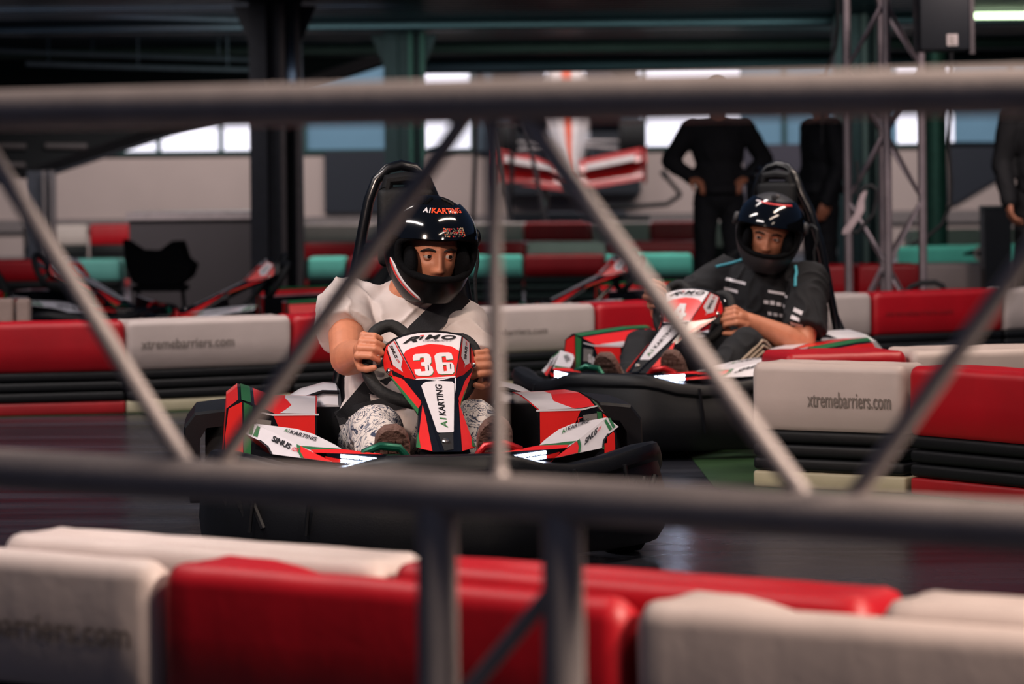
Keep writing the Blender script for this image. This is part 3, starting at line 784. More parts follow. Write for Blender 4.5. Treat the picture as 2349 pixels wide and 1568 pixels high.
def web(mb, bv, pts, w, m, off=.006, origin=(0, -1.2, .1), n=40):
    """a strap laid over a body: points (x, z) looked up along +y"""
    P = []
    for i in range(n + 1):
        t = i / n * (len(pts) - 1); k = min(int(t), len(pts) - 2); u = t - k
        P.append((pts[k][0] + (pts[k + 1][0] - pts[k][0]) * u, pts[k][1] + (pts[k + 1][1] - pts[k][1]) * u))
    L, Rr = [], []; last = .1
    ys = []
    for i, (x, z) in enumerate(P):
        best = []
        for dx in (-.5, 0, .5):
            h = bv.ray_cast(Vector((x, -.15, z)), Vector((0, 1, 0)), 1.0)
            if h[0]: best.append(h[0].y)
        last = min(best) if best else last
        ys.append(last)
    ys = [sum(ys[max(0, i - 3):i + 4]) / len(ys[max(0, i - 3):i + 4]) for i in range(len(ys))]
    rings = []
    for i, (x, z) in enumerate(P):
        a = P[max(0, i - 1)]; b = P[min(n, i + 1)]; t = Vector((b[0] - a[0], 0, b[1] - a[1])).normalized(); q = Vector((-t.z, 0, t.x)) * (w / 2)
        c = Vector((x, ys[i] - off, z)); d = Vector((0, -.003, 0))
        rings.append([c + q + d, c - q + d, c - q - d, c + q - d])
    mb.loft(rings, m)
# ------------------------------------------------------------------ the two drivers (kart frame)
def seated(root, J, wear):
    """J: joints; wear: 'white' or 'black'"""
    V = lambda k: Vector(J[k])
    Q = Matrix.Rotation(R(J['yaw']), 3, 'Z') @ Matrix.Rotation(R(J['pitch']), 3, 'X') @ Matrix.Rotation(R(J['roll']), 3, 'Y')
    hc = V('head'); nb = V('neck')
    mb = MB()
    head_mb(mb, hc, Q, SKIN)
    mb.capsule(nb, hc + Q @ Vector((0, .03, -.06)), .06, .055, SKIN, 20)
    mb.ball(V('chest') + Vector((0, .01, 0)), (.13, .08, .14), SKIN); mb.capsule(V('chest'), V('hip'), .09, .09, SKIN)
    for s in 'LR':
        sh, el, wr = V('sh' + s), V('el' + s), V('wr' + s)
        mb.capsule(nb + Vector((0, .03, -.075)), sh, .045, .05, SKIN)
        mb.capsule(sh, el, .056, .049, SKIN, 20); mb.capsule(el, el.lerp(wr, .35), .049, .05, SKIN, 20)
        mb.capsule(el.lerp(wr, .35), wr, .05, .031, SKIN, 20)
        a, n, fl = J['hand' + s]
        hand_mb(mb, wr, a, n, SKIN, J.get('curl' + s, (62, 75, 55)), 1.0, flip=fl)
        mb.capsule(V('hip'), V('hip') + Vector((.085 * (1 if s == 'R' else -1), -.0, -.01)), .06, .055, SKIN); mb.capsule(V('hip') + Vector((.085 * (1 if s == 'R' else -1), -.0, -.01)), V('kn' + s), .055, .042, SKIN); mb.capsule(V('kn' + s), V('an' + s), .045, .035, SKIN)
    put(fuse(mb, .0034, 3, .45), 'body', SKIN, root)
    face_parts(root, hc, Q, J.get('look', (0, 0)))
    hp = helmet(root, hc, Q, HELS if wear == 'white' else HELM, 'gloss' if wear == 'white' else 'matt')
    top = TEE if wear == 'white' else BLKC
    mb = MB(); ch, hip = V('chest'), V('hip')
    mb.ball(ch, (.175, .118, .16), top, 28, 18, Matrix.Rotation(R(J['tilt']), 3, 'Y')); mb.ball(ch.lerp(hip, .5) + Vector((0, -.01, 0)), (.158, .125, .16), top, 28, 18)
    mb.ball(hip + Vector((0, -.02, .06)), (.165, .13, .13), top, 28, 18)
    for s in 'LR':
        sh, el = V('sh' + s), V('el' + s); d = (el - sh).normalized(); e2 = sh + d * J['sleeve']
        mb.capsule(nb + Vector((0, .025, -.055)), sh + Vector((0, .005, -.005)), .062, .068, top, 20)
        mb.ball(sh, (.074, .074, .074), top, 20, 14)
        mb.capsule(sh, e2, .073, .081, top, 24, True)
    mb.lathe([(-.05, .10), (0, .076), (.012, .07), (.016, .062)], nb + Vector((0, .006, -.012)), Q @ Vector((0, -.28, 1)), top, 30)
    shirt = cloth(mb, .0055, 5, .009, 11, 1 if wear == 'white' else 2, top, 't_shirt' if wear == 'white' else 'polo_shirt', root)
    shirt['label'] = 'white short sleeved T-shirt' if wear == 'white' else 'black short sleeved shirt with teal piping'
    pm = LEGG if wear == 'white' else NAVY
    mb = MB(); mb.ball(hip + Vector((0, .0, -.02)), (.17, .13, .11), pm)
    for s in 'LR':
        kn, an = V('kn' + s), V('an' + s); off = Vector((.085 * (1 if s == 'R' else -1), -.02, -.01))
        mb.capsule(hip + off, kn, .088, .07, pm, 24); mb.capsule(kn, an, .067, .048, pm, 22)
    tro = cloth(mb, .0065, 5, .006, 11, 5, pm, 'leggings' if wear == 'white' else 'trousers', root)
    tro['label'] = 'white leggings with a dark ink print' if wear == 'white' else 'black trousers with cream side stripes'
    for s in 'LR': shoe(root, J['heel' + s], J['toe' + s], J['dors' + s])
    return shirt, tro, hp

def driver_white():
    root = thing('person', 'person in white T-shirt and glossy black helmet gripping the wheel of kart 36', 'person', K_LOC, K_YAW, 'kart drivers')
    J = dict(yaw=13, pitch=5, roll=2, tilt=-9, head=K(987, 581, .075), neck=K(938, 668, .16), chest=K(925, 775, .19), hip=(-.055, .2, .25),
             shL=K(792, 697, .19), shR=K(1055, 748, .16), elL=K(797, 822, -.02), elR=K(1098, 905, -.0), wrL=K(828, 812, -.165), wrR=K(1112, 848, -.165),
             handL=(Vector((-.04, -.93, .36)), Vector((-.95, .10, .25)), 1), handR=(Vector((.06, -.93, .30)), Vector((.95, .10, .15)), -1),
             curlL=(58, 72, 50), curlR=(62, 78, 55),
             knL=K(862, 990, -.33), knR=K(1092, 978, -.33), anL=(-.125, -.60, .17), anR=(.14, -.60, .17),
             heelL=(-.108, -.60, .115), toeL=(-.128, -.735, .362), dorsL=(0, .8, .4), heelR=(.13, -.60, .115), toeR=(.148, -.735, .378), dorsR=(0, .8, .4),
             sleeve=.135, look=(.18, -.02))
    shirt, tro, hp = seated(root, J, 'white')
    # small microphone clip at the collar
    return root, shirt
def driver_black(kart):
    root = thing('person', 'person in black shirt and matt black helmet driving the kart behind the white barrier end', 'person', kart.location, kart.rotation_euler[2], 'kart drivers')
    J = dict(yaw=22, pitch=6, roll=10, tilt=-6, head=(.15, .10, .772), neck=(.115, .19, .655), chest=(.075, .22, .53), hip=(0, .2, .24),
             shL=(-.085, .2, .615), shR=(.275, .18, .595), elL=(-.24, .0, .45), elR=(.33, -.0, .36), wrL=(-.185, -.19, .55), wrR=(.19, -.17, .46),
             handL=(Vector((.1, -.93, .36)), Vector((-.95, .10, .25)), 1), handR=(Vector((-.25, -.93, .30)), Vector((.9, -.10, .35)), -1),
             knL=(-.19, -.30, .36), knR=(.24, -.30, .37), anL=(-.125, -.60, .17), anR=(.14, -.60, .17),
             heelL=(-.112, -.60, .115), toeL=(-.128, -.735, .362), dorsL=(0, .8, .4), heelR=(.135, -.60, .115), toeR=(.148, -.735, .378), dorsR=(0, .8, .4),
             sleeve=.24, look=(-.3, -.05))
    shirt, tro, hp = seated(root, J, 'black')
    bv = bvh_of(shirt.data)
    def on(x, z, d=Vector((0, 1, 0)), o=.003):
        h = bv.ray_cast(Vector((x, -.6, z)), d, 2)
        return (h[0] - d * o) if h[0] else None
    mb = MB()
    # teal piping along the shoulder seams
    for pts in ([(.04, .69), (.0, .677), (-.04, .665), (-.085, .652)], [(.215, .672), (.24, .655), (.255, .635), (.265, .61), (.272, .58)]):
        P = [on(x, z, o=.001) for x, z in pts]; P = [p for p in P if p]
        if len(P) > 1: q = MB(); q.tube(P, .006, TEAL, 8); q.build('shoulder_piping', shirt, 60)['label'] = 'teal piping'
    # white chest lettering blocks
    def block(x0, z0, w, h, m, sl=-.2):
        n = 6; g = []
        for i in range(n + 1):
            col = []
            for k in (0, 1):
                x = x0 + w * i / n; z = z0 + sl * w * i / n + h * k; p = on(x, z)
                if p is None: return
                col.append(p)
            g.append(col)
        q = MB(); q.loft(g, m, False, False, False); q.build('emblem', shirt, 60, fix=False)['label'] = 'white mark printed on the shirt'
    for x0, z0, w, h in ((.14, .555, .10, .010), (-.045, .60, .09, .011), (-.05, .562, .06, .012)): block(x0, z0, w, h, WHT)
    for k, ch in enumerate((.017, .02, .017, .02, .018)): block(.125 + .022 * k, .512 - .004 * k, .016, ch * .8, WHT, -.1)
    for k in range(5): block(.135 + .02 * k, .468 - .004 * k, .014, .013, WHT, -.1)
    for k in range(3): block(.295 + .0 * k, .49 - .026 * k, .045 - .004 * (k % 2), .014, WHT, -.3)
    bt = bvh_of(tro.data); mb = MB()
    for k in range(3):
        P = []
        for i in range(16):
            u = i / 15; p0 = Vector((.085, .18, .23)).lerp(Vector((.24, -.30, .37)), min(1, u * 1.25)) if u < .8 else Vector((.24, -.30, .37)).lerp(Vector((.14, -.60, .17)), (u - .8) * 2.2)
            d = Vector((.95, 0, .35 - .28 * k)).normalized(); h = bt.ray_cast(p0 + d * .3, -d, .4)
            if h[0]: P.append(h[0] + d * .002)
        if len(P) > 3: mb.tube(P, .006, STRP, 6)
    if mb.v: mb.build('side_stripe', tro, 60)
    return root, shirt

def strap(kart, shirt, routes, w):
    bv = bvh_of(shirt.data); mb = MB()
    for pts, ww in routes: web(mb, bv, pts, ww, WEB)
    return mb.build('seat_belt', kart, 60)

# ------------------------------------------------------------------ standing figures, seen from behind
def standing(label, loc, rz, H, arms, shirt_m, trouser_m, long_sleeve=False, build=1.0):
    root = thing('person', label, 'person', loc, rz, 'people standing beyond the track')
    k = H / 1.78; b = build
    V = lambda x, y, z: Vector((x * b * k, y * k, z * k))
    mb = MB(); Q = Matrix.Rotation(pi, 3, 'Z') @ Matrix.Rotation(R(8), 3, 'X')
    head_mb(mb, V(0, -.02, 1.64), Q, SKIN); mb.capsule(V(0, .02, 1.44), V(0, 0, 1.58), .06, .055, SKIN)
    mb.ball(V(0, 0, 1.25), (.14, .09, .2), SKIN)
    pts = {}
    for s in (-1, 1):
        sh = V(s * .19, .01, 1.41)
        if arms == 'hips': el = V(s * .345, .06, 1.17); wr = V(s * .195, -.03, 1.045); a, n = Vector((-s * .6, -.7, -.3)), Vector((s * .3, .2, .9))
        else: el = V(s * .25, .03, 1.12); wr = V(s * .245, -.08, .88); a, n = Vector((0, -.25, -1)), Vector((s, .1, 0))
        pts[s] = (sh, el, wr)
        mb.capsule(V(0, .0, 1.38), sh, .05, .05, SKIN); mb.capsule(sh, el, .052, .042, SKIN); mb.capsule(el, wr, .043, .028, SKIN)
        hand_mb(mb, wr, a, n, SKIN, (30, 35, 25), 1, flip=-s)
        mb.capsule(V(s * .09, 0, .92), V(s * .1, 0, .1), .06, .045, SKIN)
    put(fuse(mb, .007, 3), 'body', SKIN, root)
    mb = MB(); mb.ball(V(0, .025, 1.67), (.084 * k, .10 * k, .105 * k), HAIR); mb.ball(V(0, .06, 1.6), (.075 * k, .06 * k, .08 * k), HAIR)
    put(fuse(mb, .008, 4), 'hair', HAIR, root)
    mb = MB()
    mb.ball(V(0, 0, 1.26), (.185 * b, .115, .20), shirt_m, 24, 16); mb.ball(V(0, 0, 1.07), (.17 * b, .115, .17), shirt_m, 24, 16); mb.capsule(V(0, 0, 1.0), V(0, 0, .93), .15 * b, .165 * b, shirt_m, 24, True)
    for s in (-1, 1):
        sh, el, wr = pts[s]; mb.capsule(V(0, .01, 1.42), sh, .065, .068, shirt_m)
        if long_sleeve: mb.capsule(sh, el, .07, .06, shirt_m); mb.capsule(el, wr, .06, .045, shirt_m)
        else: mb.capsule(sh, sh.lerp(el, .72), .068, .078, shirt_m, 20, True)
    cloth(mb, .012, 4, .006, 9, 3, shirt_m, 'jacket' if long_sleeve else 't_shirt', root)
    mb = MB(); mb.ball(V(0, 0, .92), (.165 * b, .12, .13), trouser_m)
    for s in (-1, 1): mb.capsule(V(s * .09, 0, .9), V(s * .105, -.01, .5), .09, .07, trouser_m); mb.capsule(V(s * .105, -.01, .5), V(s * .11, .01, .07), .07, .06, trouser_m)
    cloth(mb, .012, 4, .006, 9, 4, trouser_m, 'trousers', root)
    for s in (-1, 1):
        sh = shoe(root, V(s * .11, -.10, .015), V(s * .125, .17, .015), (0, 0, 1))
    return root
# ------------------------------------------------------------------ the hall
def floor_mat():
    m = bpy.data.materials.new('track_floor'); m.use_nodes = True; nt = m.node_tree; b = nt.nodes['Principled BSDF']; b.inputs['Specular IOR Level'].default_value = .32
    tc = nt.nodes.new('ShaderNodeTexCoord'); mp = nt.nodes.new('ShaderNodeMapping'); mp.inputs['Scale'].default_value = (.35, 2.2, 1); mp.inputs['Rotation'].default_value = (0, 0, R(20))
    nt.links.new(tc.outputs['Object'], mp.inputs[0])
    n = nt.nodes.new('ShaderNodeTexNoise'); n.inputs['Scale'].default_value = 2.2; n.inputs['Detail'].default_value = 8; nt.links.new(mp.outputs[0], n.inputs['Vector'])
    r = nt.nodes.new('ShaderNodeValToRGB'); r.color_ramp.elements[0].position = .35; r.color_ramp.elements[1].position = .68
    r.color_ramp.elements[0].color = (*s2l((24, 26, 33)), 1); r.color_ramp.elements[1].color = (*s2l((54, 56, 64)), 1)
    nt.links.new(n.outputs['Fac'], r.inputs[0]); nt.links.new(r.outputs[0], b.inputs['Base Color'])
    q = nt.nodes.new('ShaderNodeMapRange'); q.inputs['To Min'].default_value = .16; q.inputs['To Max'].default_value = .36
    nt.links.new(n.outputs['Fac'], q.inputs['Value']); nt.links.new(q.outputs[0], b.inputs['Roughness'])
    n2 = nt.nodes.new('ShaderNodeTexNoise'); n2.inputs['Scale'].default_value = 9; n2.inputs['Detail'].default_value = 6; nt.links.new(tc.outputs['Object'], n2.inputs['Vector'])
    bp = nt.nodes.new('ShaderNodeBump'); bp.inputs['Strength'].default_value = .12; bp.inputs['Distance'].default_value = .02
    nt.links.new(n2.outputs['Fac'], bp.inputs['Height']); nt.links.new(bp.outputs[0], b.inputs['Normal'])
    return m
mb = MB(); mb.box((0, 20, -.05), (60, 56, .1), floor_mat()); struct(mb.build('floor'))
GFL = mat('green_floor_paint', (40, 68, 40), .4, var=.25, scale=5, bump=.08, bscale=14)
def paint(pts, n):
    mb = MB(); P = [Vector((p.x, p.y, 0)) for p in pts]
    mb.loft([[p + Vector((0, 0, .0005)) for p in P], [p + Vector((0, 0, .003)) for p in P]], GFL); struct(mb.build('trim_%d' % n))
paint([atz(-260, 966, 0), atz(-260, 930, 0), atz(1000, 905, 0), atz(2500, 860, 0), atz(2500, 872, 0), atz(1000, 922, 0), atz(400, 946, 0)], 1)
paint([atz(1570, 1030, 0), atz(1720, 990, 0), atz(2000, 1000, 0), atz(2600, 1060, 0), atz(2600, 1190, 0), atz(1950, 1175, 0), atz(1640, 1120, 0)], 2)

WALL = mat('beige_plaster', (176, 160, 156), .9, var=.05, scale=1.2)
WALLD = mat('navy_wall_panel', (26, 32, 44), .7, var=.1)
WALLB = mat('steel_blue_panel', (86, 112, 132), .6, var=.12, scale=1)
DARKM = mat('dark_corrugated_steel', (52, 60, 70), .3, .6, var=.5, scale=3, stretch=(.12, 2.5, 1))  # stretched colour noise paints highlight streaks into the steel
BEAMM = mat('dull_green_beam', (62, 66, 62), .5, .2, var=.2, scale=3)
COLM = mat('charcoal_steel', (40, 42, 50), .42, .3, var=.15)
COLL = mat('grey_flange_edge', (80, 74, 76), .45, .3, var=.1)
COLG = mat('green_lit_steel', (52, 80, 72), .4, .3, var=.15)  # green light falling on the columns is put into this colour
PANE = mat('bright_daylight_pane', (235, 235, 245), .4, emit=(228, 228, 246), estr=1.15, var=.03)
PANEL_BLUE = mat('blue_daylight_pane', (80, 110, 130), .4, emit=(96, 128, 150), estr=.42, var=.1, scale=1.5)
MULL = mat('teal_window_bar', (24, 60, 58), .5)

DW = 42.0  # distance of the end wall
def wx(px): return at(px, 410, DW).x
def wz(px, py): return at(px, py, DW).z
# end wall built round its window band
zs0, zs1 = wz(1174, 346), 4.2
mb = MB(); mb.box((0, DW + .1, zs0 / 2), (60, .2, zs0), WALL); mb.box((0, DW + .1, (zs1 + .9 + 6.5) / 2), (60, .2, 6.5 - zs1 - .9), WALL); struct(mb.build('wall_back'))
mb = MB(); mb.box((-24, 20, 3), (.2, 44, 6), WALLD); struct(mb.build('wall_left'))
mb = MB(); mb.box((24, 20, 3), (.2, 44, 6), WALLD); struct(mb.build('wall_right'))
wn = 0
def window(x0, x1, m, bars):
    global wn; wn += 1
    a, b = wx(x0), wx(x1); z1 = zs1 + .9
    w = bpy.data.objects.new('window_%d' % wn, None); COL.objects.link(w); w.location = ((a + b) / 2, DW + .05, zs0); struct(w)
    mb = MB(); mb.box((0, 0, (z1 - zs0) / 2), (b - a, .03, z1 - zs0), m); mb.build('pane', w)
    mb = MB()
    for q in bars: mb.box((wx(q) - (a + b) / 2, -.05, (z1 - zs0) / 2), (.06, .08, z1 - zs0), MULL)
    mb.box((0, -.05, .02), (b - a, .1, .05), MULL); mb.build('window_frame', w)
window(-700, 620, PANE, [-500, -200, 20, 180, 365, 508])
window(620, 960, PANEL_BLUE, [700, 890])
window(960, 1700, PANE, [1085, 1478])
window(1700, 2060, PANEL_BLUE, [1800])
window(2060, 2190, PANE, [2120])
window(2190, 2900, PANEL_BLUE, [2320, 2600])
# darker wall panels and skirting fixed on the end wall
def wallpanel(x0, x1, y0, y1, m, n, d=.06, D=DW):
    mb = MB(); a, b = at(x0, 410, D - d).x, at(x1, 410, D - d).x; z0, z1 = at((x0 + x1) / 2, y1, D - d).z, at((x0 + x1) / 2, y0, D - d).z
    mb.box(((a + b) / 2, D - d / 2 - .005, (z0 + z1) / 2), (b - a, d, z1 - z0), m); return struct(mb.build('trim_%d' % n))
wallpanel(744, 905, 346, 487, WALLD, 3); wallpanel(1705, 1945, 330, 520, mat('slate_wall_panel', (64, 62, 74), .8, var=.06), 4)
mb = MB(); D_ = DW - .05
q = [at(2175, 325, D_), at(2420, 325, D_), at(2420, 330, D_), at(2190, 468, D_), at(2175, 470, D_)]
mb.loft([q, [p + Vector((0, .04, 0)) for p in q]], WALLD); struct(mb.build('trim_5'))
wallpanel(-300, 2700, 492, 520, mat('grey_skirting', (120, 112, 112), .8), 6, .05)
wallpanel(1146, 1470, 285, 445, mat('dark_display_board', (22, 28, 38), .6, var=.1), 13, .3)
wallpanel(1090, 1245, 140, 345, mat('grey_blue_panel', (70, 86, 100), .6, var=.1, scale=1.5), 7, .10)
wallpanel(1380, 1470, 180, 345, mat('grey_teal_panel', (72, 92, 104), .6, var=.1, scale=1.5), 8, .10)

# elevated deck overhead: corrugated steel soffit with cross beams, falling away as a ramp on the left
DZ = 2.28
mb = MB(); prof = []
y = 19.5; k = 0
while y < 32.3:
    for dy, dz in ((0, 0), (.10, 0), (.14, .07), (.26, .07)): prof.append((y + dy, DZ + dz))
    y += .30
prof += [(32.5, DZ), (32.5, DZ + .35), (19.4, DZ + .35), (19.4, DZ)]
mb.loft([[Vector((x, a, b)) for a, b in prof] for x in (-12, 12)], DARKM); struct(mb.build('ceiling', None, 20))
def slabs(n, D, z0, z1, x0, x1, m, dy=.3):
    mb = MB(); mb.box(((x0 + x1) / 2, D, (z0 + z1) / 2), (x1 - x0, dy, z1 - z0), m, ch=.02); return struct(mb.build('trim_%d' % n))
slabs(9, 28.9, DZ - .10, DZ - .002, -12, 12, BEAMM, .24)
slabs(10, 24.4, DZ - .09, DZ - .002, -12, 12, DARKM, .2)
slabs(11, 32.35, DZ - .16, DZ - .002, -1.3, 12, DARKM, .2)
# pale tubes added in place of the light streaks along the soffit
STREAK = mat('pale_streak', (120, 122, 132), .35, .6, var=.1)
for k, (x0, y0, x1, y1, D) in enumerate(((-200, 20, 574, 46, 23.5), (-150, 110, 574, 137, 26), (60, 146, 574, 160, 25.2), (694, 82, 1240, 66, 27.5), (960, 92, 1920, 84, 29.6), (940, 112, 1420, 106, 30.4))):
    mb = MB(); mb.tube([at(x0, y0, D), at((x0 + x1) / 2, (y0 + y1) / 2 + 1, D), at(x1, y1, D)], .022, STREAK, 10)
    for u in (.1, .5, .9):
        p = at(x0, y0, D).lerp(at(x1, y1, D), u); mb.tube([p, (p.x, p.y, DZ + .03)], .004, DARKM, 6)
    struct(mb.build('trim_%d' % (20 + k)))
# ramp soffit
a = at(900, 143, 32); b = at(120, 402, 32); c = Vector((-7.5, 32, b.z - .02))
mb = MB()
sec = lambda D: [Vector((a.x + .3, D, a.z + .05)), Vector((a.x, D, a.z)), Vector((b.x, D, b.z)), Vector((-8, D, b.z - .35)), Vector((-8, D, 2.27)), Vector((a.x + .3, D, 2.27))]
mb.loft([sec(29.3), sec(32.0)], mat('black_soffit', (10, 12, 16), .7, spec=.2))
mb.tube([at(900, 141, 29.2), at(120, 398, 29.2)], .018, COLM, 8)
for k, (x0, x1, yy) in enumerate(((0, 60, 335), (105, 200, 335), (0, 58, 378))):
    mb.tube([at(x0, yy, 29.25), at(x1, yy + 1, 29.25)], .03, COLL, 8)  # short pale tubes shaped as the highlights on the dark ramp
struct(mb.build('trim_12'))

def h_column(px0, px1, py, D, z1, label, m, edge, flare=True, tilt=0):
    p = at((px0 + px1) / 2, py, D); w = (px1 - px0) / F_PX * D; t = thing('steel_column', label, 'column', (p.x, D, 0), 0, 'steel columns under the deck')
    mb = MB()
    mb.box((-w * .33, 0, z1 / 2), (w * .34, w * .8, z1), m); mb.box((w * .02, .02, z1 / 2), (w * .42, w * .5, z1), m); mb.box((0, w * .3, z1 / 2), (w * .99, w * .12, z1), m)
    mb.build('web_plate', t)
    for x, dd in ((w * .16, -.25), (w * .46, -.25)):
        mb = MB(); mb.box((x, dd * w, z1 / 2), (w * .10, w * .5, z1), edge); mb.build('flange', t)
    mb = MB(); mb.box((0, 0, .02), (w * 1.3, w * 1.3, .04), m); mb.build('base_plate', t)
    if flare:
        for s in (-1, 1):
            mb = MB(); mb.loft([[Vector((s * w * .48, -.2 * w + q, z1 - .3)), Vector((s * w * .5, -.2 * w + q, z1 - .3)), Vector((s * w * .82, -.2 * w + q, z1 - .02)), Vector((s * w * .48, -.2 * w + q, z1 - .02))] for q in (0, .03)], m); mb.build('bracket', t)
    return t
h_column(577, 694, 350, 22, DZ + .0, 'wide charcoal steel column left of the white shirted driver', COLM, COLL)
h_column(884, 976, 350, 26.6, DZ - .002, 'green lit steel column with flared brackets behind the first helmet', COLM, COLG)
h_column(66, 126, 480, 28.5, 1.12, 'short dark steel column under the low end of the ramp', COLM, COLL, False)
h_column(1915, 2014, 400, 24, DZ - .02, 'dark steel column right behind the lattice tower', COLM, COLL, False)
t = thing('steel_column', 'round green lit column to the right of the lattice tower', 'column', (*at(2146, 410, 25).xy, 0), 0, 'steel columns under the deck')
mb = MB(); mb.lathe([(0, .095), (DZ - .02, .095)], (0, 0, 0), (0, 0, 1), COLG); mb.build('pipe', t)
mb = MB(); mb.lathe([(0, .15), (.03, .15)], (0, 0, 0), (0, 0, 1), COLM); mb.build('base_plate', t)

# ------------------------------------------------------------------ track barriers
VR = mat('red_barrier_vinyl', (168, 8, 24), .45, var=.12, scale=5, bump=.12, bscale=9)
VW = mat('cream_barrier_vinyl', (186, 171, 166), .5, var=.06, scale=5, bump=.14, bscale=9)
VT = mat('teal_barrier_vinyl', (128, 208, 196), .5, var=.08, scale=5, bump=.1, bscale=9)
VRB = mat('red_barrier_base', (150, 16, 24), .5, var=.15, scale=6)
VWB = mat('cream_barrier_base', (172, 164, 138), .55, var=.12, scale=6)
EMB = mat('faded_grey_print', (112, 102, 96), .7, var=.3, scale=60)
EMBR = mat('faded_red_print', (128, 10, 20), .6, var=.2, scale=60)
BELT = mat('black_belt', (9, 11, 15), .55, spec=.3, var=.2, scale=9, bump=.05, bscale=40)
def block(a, b, color, label, group, d=.185, h=.405, cov=.215, txt=None, slack=False, r=.028, ridge=.03):
    """a barrier block from floor point a to b (as seen left to right); front faces the viewer"""
    a = Vector((a.x, a.y, 0)); b = Vector((b.x, b.y, 0)); L = (b - a).length - .012; ang = math.atan2(b.y - a.y, b.x - a.x)
    cm, bm_ = {'red': (VR, VRB), 'white': (VW, VWB), 'teal': (VT, VRB)}[color]
    t = thing('track_barrier', label, 'barrier', a.lerp(b, .5), ang, group)
    z0 = h - cov; prof = []
    def arc(cy, cz, ry, rz, a0, a1, n): return [(cy + ry * cos(R(a0 + (a1 - a0) * i / n)), cz + rz * sin(R(a0 + (a1 - a0) * i / n))) for i in range(n + 1)]
    # front foot, front face, front ridge, valley, rear ridge, rear face
    prof = [(.012, z0)] + [(0, z0 + .015), (0, z0 + cov * .5)] + arc(ridge, h - ridge, ridge, ridge, 180, 75, 7) + [(d * .36, h - .002), (d * .5, h - .002), (d * .64, h - .002)] + arc(d - ridge, h - ridge, ridge, ridge, 105, 0, 7) + [(d, z0 + cov * .5), (d, z0)]
    VI = {11: .7, 12: 1, 13: .7}
    if slack: VI = {10: .15, 11: .8, **{q: 1 for q in range(12, 22)}}   # the sleeve hangs loose towards its far side
    yc, zc = d / 2, z0
    def inset(q):
        o = []
        for y_, z_ in prof: o.append((yc + (y_ - yc) * (1 - 2 * q / d), z0 + (z_ - z0) * (1 - q / cov)))
        return o
    xs = [(0, r), (r * .13, r * .5), (r * .5, r * .13), (r, 0)] + [(L * u, .0012 * sin(u * 23)) for u in (.08, .14, .2, .26, .33, .42, .5, .58, .67, .74, .8, .86, .92)] + [(L - r, 0), (L - r * .5, r * .13), (L - r * .13, r * .5), (L, r)]
    sm = lambda u: max(0, min(1, u)) ** 2 * (3 - 2 * max(0, min(1, u)))
    mb = MB(); rings = []
    for i, (x, q) in enumerate(xs):
        pr = inset(max(q, 0))
        dip = .030 * sm((x / L - .06) / .22) * sm((1 - x / L - .06) / .22)   # the sleeve is taut at its ends and sags into a valley between the two rims
        if slack: dip = .048 * sm((x / L - .10) / .36)
        pr = [(y_, z_ - dip * VI.get(k, 0)) for k, (y_, z_) in enumerate(pr)]
        rings.append([Vector((x - L / 2, y_, z_)) for y_, z_ in pr])
    mb.loft(rings, cm)
    if txt:
        u0, u1, v0, v1 = txt
        text_on(mb, 'xtremebarriers.com', lambda u, v: Vector((-L / 2 + L * (u0 + (u1 - u0) * u), -.0035, z0 + cov * (v0 + (v1 - v0) * v))), EMBR if color == 'red' else EMB, .01, 0)
    co = mb.build('cover', t, 50, fix=False)
    bm = bmesh.new(); bm.from_mesh(co.data); 
    bmesh.ops.recalc_face_normals(bm, faces=bm.faces); bm.to_mesh(co.data); bm.free()
    n = 3; hb = (z0 - .058) / n
    for k in range(n):
        mb = MB(); mb.box((0, d / 2, .058 + hb * (k + .5)), (L - .004, d * .94, hb - .004), BELT, ch=.012); mb.build('belt', t)
    mb = MB(); mb.box((0, d / 2, .029), (L, d * .9, .056), bm_, ch=.01); mb.build('base_strip', t)
    return t
def row(pts, colors, labels, group, txt={}, D=None, **kw):
    """pts: pixels of the top front ridge at every joint"""
    h = kw.get('h', .405); out = []
    P = [atz(x, y, h) for x, y in pts]
    for i, c in enumerate(colors):
        if c: out.append(block(P[i], P[i + 1], c, labels[i], group, txt=txt.get(i), **kw))
    return out
# nearest row, along the spectators' fence
def fr(x): return (x, 1262 + .080 * x)
row([fr(-700), fr(352), fr(1432), fr(2620)], ['white', 'red', 'white'],
    ['cream barrier block at the bottom left corner, nearest the camera', 'red barrier block in front, behind the two fence posts', 'cream barrier block at the bottom right corner, nearest the camera'],
    'barrier blocks of the nearest row', {0: (.50, .96, .36, .56)}, d=.17, r=.034, ridge=.034, slack=True)
P = [atz(*fr(x), .405) for x in (-700, 372, 1443, 2620)]; dn = (P[3] - P[0]).normalized(); nn = Vector((-dn.y, dn.x, 0))
def back(p): return p + nn * .18
for a_, b_, c_, l_ in ((-.95, -.13, 'white', 'cream rear barrier block at the left, behind the nearest cream block'), (-.13, .72, 'red', 'red rear barrier block behind the nearest red block'), (.72, 1.55, 'white', 'cream rear barrier block behind the nearest right cream block')):
    q0 = back(P[1] + dn * (a_ + .42)); q1 = back(P[1] + dn * (b_ + .42)); block(q0, q1, c_, l_, 'barrier blocks of the nearest row', d=.16, r=.034, ridge=.034)
